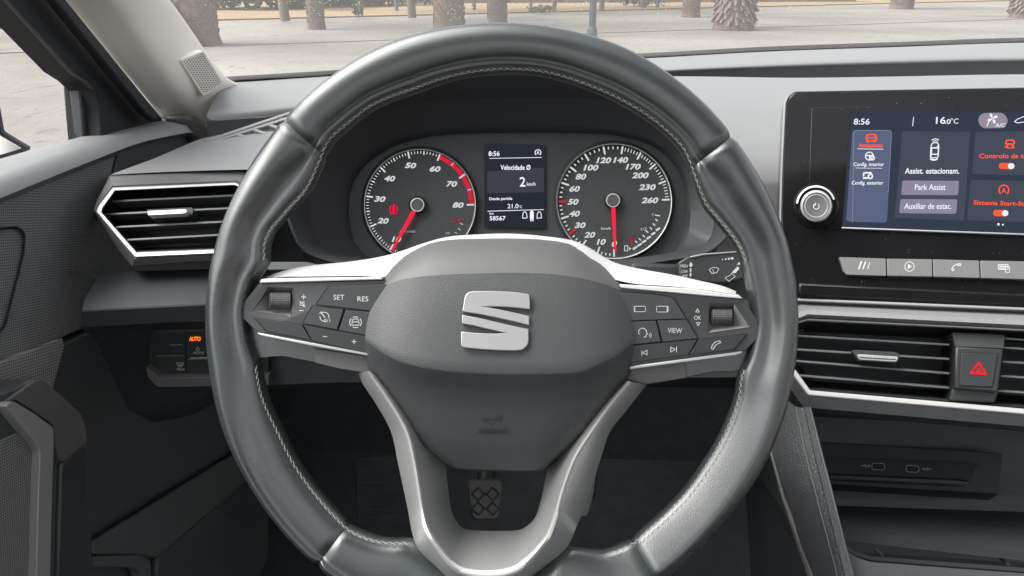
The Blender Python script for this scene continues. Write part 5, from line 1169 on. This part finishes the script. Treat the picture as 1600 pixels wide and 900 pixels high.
Draw(WQ, hb2).ring(1004, 519, 6.2, 1.1, 10, 215).stroke([(1010, 518), (1011.5, 522), (1009.5, 523), (1009.5, 526), (1006, 527)], 1.1).ring(1012, 524, 3, .9, -45, 45, 6).ring(1012, 524, 5.5, .9, -45, 45, 6).done('button_symbol', PRINT, c2)
Draw(WQ, hb2).text('VIEW', 1054.5, 516.5, 22.5, 7.5, 0, 2.5).done('button_text', PRINT, c3)
D = Draw(WQ, hb2).stroke([(1003, 548), (1003, 555)], 1.2).stroke([(1011, 547), (1011, 554.5), (1004.5, 551.2)], 1.1, True).stroke([(1048, 542.5), (1048, 550), (1055, 546)], 1.1, True).stroke([(1057, 542), (1057, 550)], 1.2); D.done('button_symbol', PRINT, c4)
Draw(WQ, hb2).stroke([(1111.5, 544), (1113, 539), (1118, 534), (1124.5, 532.5)], 1.2).stroke([(1116, 542), (1117, 540.5), (1120, 538), (1122, 537)], 1.2).stroke([(1111.5, 544), (1114, 546), (1117, 542)], 1.2).stroke([(1124.5, 532.5), (1126, 535), (1122, 537)], 1.2).done('button_symbol', PRINT, c5)
Draw(WQ, hp).text('OK', 1090, 496.5, 11, 6.5).stroke([(1087, 487.5), (1092.5, 487.5), (1089.8, 482.5)], 1, True).stroke([(1088, 504), (1094, 504), (1091, 509)], 1, True).done('menu_symbols', PRINT, pr_)
# airbag cover: smooth top lip, grained main face, overhanging brow, receding lower face
def frow(pts, he, hc, n=41):
    """points left to right (photo px) with edge / centre height"""
    P_ = sorted(pts); out_ = []
    cr = resample([(x, y, 0) for x, y in P_], 240)
    for i in range(n):
        x = P_[0][0] + (P_[-1][0] - P_[0][0]) * i / (n - 1)
        k = min(range(240), key=lambda q: abs(cr[q].x - x)); t_ = 2 * i / (n - 1) - 1
        out_.append((x, cr[k].y, he + (hc - he) * (1 - abs(t_) ** 5)))
    return out_
Rr = [frow([(593, 440), (612, 416), (637, 397), (670, 381), (700, 375), (750, 372), (800, 371.5), (850, 374.5), (892, 382), (917, 397), (950, 420), (976, 447)], -.004, -.004),
      frow([(591, 444), (614, 420), (640, 401), (672, 386), (702, 380), (750, 377), (800, 376.5), (848, 379.5), (889, 387), (914, 402), (946, 425), (978, 451)], .002, .004),
      frow([(589, 449), (625, 434), (660, 428.5), (700, 425.5), (750, 423.5), (800, 422.5), (850, 424), (890, 428), (930, 436), (979, 454)], .005, .014)]
Rm_ = [frow([(588, 452), (625, 437.5), (660, 432), (700, 429), (750, 427), (800, 426), (850, 427.5), (890, 431.5), (930, 440), (980, 457)], .0055, .0148),
       frow([(580, 478), (640, 468), (720, 462), (800, 461), (900, 466), (983, 480)], .008, .0195),
       frow([(573, 505), (640, 507), (720, 508), (800, 508), (900, 508), (987, 505)], .010, .0245),
       frow([(570.5, 526), (590, 535), (627, 549), (670, 557), (720, 561), (800, 563), (905, 559), (930, 552), (960, 542), (989.5, 526)], .012, .0285),
       frow([(570.5, 532), (590, 545), (627, 564), (670, 574), (720, 580), (800, 583), (900, 580), (922, 573), (960, 555), (990, 535)], .0125, .0300),
       frow([(570.7, 534), (590, 548), (627, 568), (670, 578), (720, 584), (800, 587), (902, 584), (924, 577), (960, 559), (990, 538)], .012, .0293),
       frow([(571, 540), (595, 562), (632, 580), (670, 590), (720, 595), (800, 597), (898, 595), (924, 586), (960, 570), (990, 545)], .010, .0245),
       frow([(575, 575), (620, 596), (700, 612), (800, 615), (890, 611), (940, 598), (986, 582)], .006, .0195),
       frow([(594, 610), (700, 642), (800, 645), (880, 642), (965, 616)], .004, .0155),
       frow([(634, 668), (700, 682), (790, 684), (860, 683), (917, 672)], .003, .0115),
       frow([(664, 697), (720, 710), (790, 712), (850, 711), (893, 695)], .0015, .0075),
       frow([(697, 724), (712, 731), (790, 734), (846, 733.5), (862, 722)], -.002, .001),
       frow([(699, 726), (714, 733.5), (790, 736.5), (845, 736), (859, 725)], -.02, -.02)]
def close_sides(R_): return [[WP.at(r[0][0], r[0][1], -.02)] + [WP.at(x, y, h) for x, y, h in r] + [WP.at(r[-1][0], r[-1][1], -.02)] for r in R_]
cover = grid('airbag_cover', close_sides(Rm_), PAD, sw, smooth=38)
tl = grid('cover_top_lip', close_sides(Rr + [Rm_[0]]), PADS, cover, smooth=50)
# S emblem
Hs = .0245
EP = Pl(WP.p, WP.n)
EP = pl3((735, 470, .49 - .0225), (812, 470, .49 - .0225), (773, 535, .49 - .0275))
ezoom = lambda L_: [(700 + x * 160 / 1200, 440 + y * 120 / 900) for x, y in L_]
up = ezoom([(168, 350), (176, 290), (190, 200), (205, 155), (235, 125), (290, 110), (450, 108), (620, 112), (790, 122), (925, 140), (950, 150), (958, 175), (962, 250), (962, 325), (840, 310), (700, 298), (560, 292), (440, 294), (560, 316), (700, 345), (850, 378), (953, 404), (953, 512), (780, 470), (560, 420), (350, 378)])
lo = ezoom([(165, 388), (380, 428), (600, 480), (780, 522), (945, 555), (945, 700), (935, 735), (910, 770), (870, 800), (800, 810), (600, 806), (400, 795), (200, 775), (165, 765), (152, 745), (152, 583), (300, 598), (450, 606), (580, 608), (665, 600), (580, 580), (450, 552), (300, 515), (163, 490)])
EMB = mat('emblem silver', (.33, .33, .33), .42, metal=.55)
em = prism('emblem', up, EP, .0022, -.004, EMB, sw, bevel=.0005, seg=3); em['label'] = 'upper half of the silver S emblem'
em = prism('emblem', lo, EP, .0022, -.004, EMB, sw, bevel=.0005, seg=3); em['label'] = 'lower half of the silver S emblem'
# horn symbol and AIRBAG, flat, relief shade put into a darker colour
q0 = [WP.at(x, y, 0) for x, y in ((760, 640), (785, 640), (772, 680))]
AP = pl3((700, 645, (W(700, 645, 1) - CAM).length and .49 - .0150), (850, 645, .49 - .0150), (775, 684, .49 - .0115))
AP.p = AP.p + AP.n * .0030
D = Draw(AP, .0).text('AIRBAG', 770, 674, 48, 9, 0, 0, .01).stroke([(757, 653), (757, 660)], 1.6).stroke([(757, 656), (775, 656), (782, 660), (782, 650), (775, 655)], 1.4).ring(768, 660, 4, 1.2, 180, 360, 10)
from mathutils.bvhtree import BVHTree
bv = BVHTree.FromPolygons([v.co.copy() for v in cover.data.vertices], [list(p.vertices) for p in cover.data.polygons])
def on_cover(x, y):
    r = ray(x, y).normalized(); hit = bv.ray_cast(CAM, r); return hit[0] - r * .0004 if hit[0] else AP.at(x, y, 0)
mk('shaded_relief_text', [on_cover(x, y) for x, y in D.v], D.f, mat('relief shade plastic', (.020, .021, .022), .4), cover, recalc=False)
# lower silver spoke: U-shaped bracket
bo = [(560, 583), (565, 597), (588, 632), (611, 675), (622, 725), (637, 795), (645, 837), (655, 860), (682, 886), (702, 905), (730, 922), (765, 926), (800, 922), (826, 904), (850, 886), (885, 856), (900, 825), (920, 775), (940, 712), (953, 675), (980, 640), (1011, 600)]
b1_ = [(573, 580), (580, 590), (608, 632), (632, 675), (645, 725), (657, 800), (665, 830), (687, 867), (711, 893), (738, 903), (765, 905), (792, 902), (818, 890), (856, 846), (868, 818), (884, 762), (899, 722), (910, 702), (926, 678), (945, 650), (966, 622), (987, 597)]
b2_ = [(578, 579), (587, 589), (616, 630), (640, 674), (652, 725), (664, 798), (672, 826), (694, 861), (716, 883), (740, 890), (765, 891), (788, 889), (810, 881), (850, 840), (862, 814), (878, 760), (893, 719), (904, 699), (919, 676), (938, 649), (960, 620), (981, 595)]
b3_ = [(590, 577), (610, 588), (650, 620), (684, 680), (696, 727), (700, 762), (707, 802), (722, 824), (735, 828), (750, 829), (770, 829.5), (790, 829.5), (803, 829), (817, 826), (835, 810), (845, 782), (854, 740), (862, 715), (880, 680), (910, 640), (940, 610), (970, 590)]
NB = 110
def brow(pts, h): return [WP.at(p.x, p.y, h + .013 * sst((p.y - 790) / 60) * (1 if h > -.015 else 0)) for p in resample([(x, y, 0) for x, y in pts], NB)]
mm = lambda A, B, u: [(a + (c - a) * u, b + (d - b) * u) for (a, b), (c, d) in zip(A, B)]
grid('lower_spoke', [brow(bo, -.026), brow(bo, -.006), brow(mm(bo, b1_, .85), .0105), brow(b1_, .0116)], SATIND, sw, smooth=40)
grid('spoke_edge', [brow(b1_, .0114), brow(b1_, .0120), brow(mm(b1_, b2_, .5), .0128), brow(b2_, .0112), brow(b2_, .0104)], SATIN, sw, smooth=60)
grid('spoke_inner_face', [brow(b2_, .0106), brow(mm(b2_, b3_, .12), .007), brow(b3_, -.020), brow(b3_, -.032)], SATIND, sw, smooth=40)
tube('hub_column', [WP.at(785, 520, -.012), WP.at(785, 520, -.07)], .055, DARK, sw, n=20)
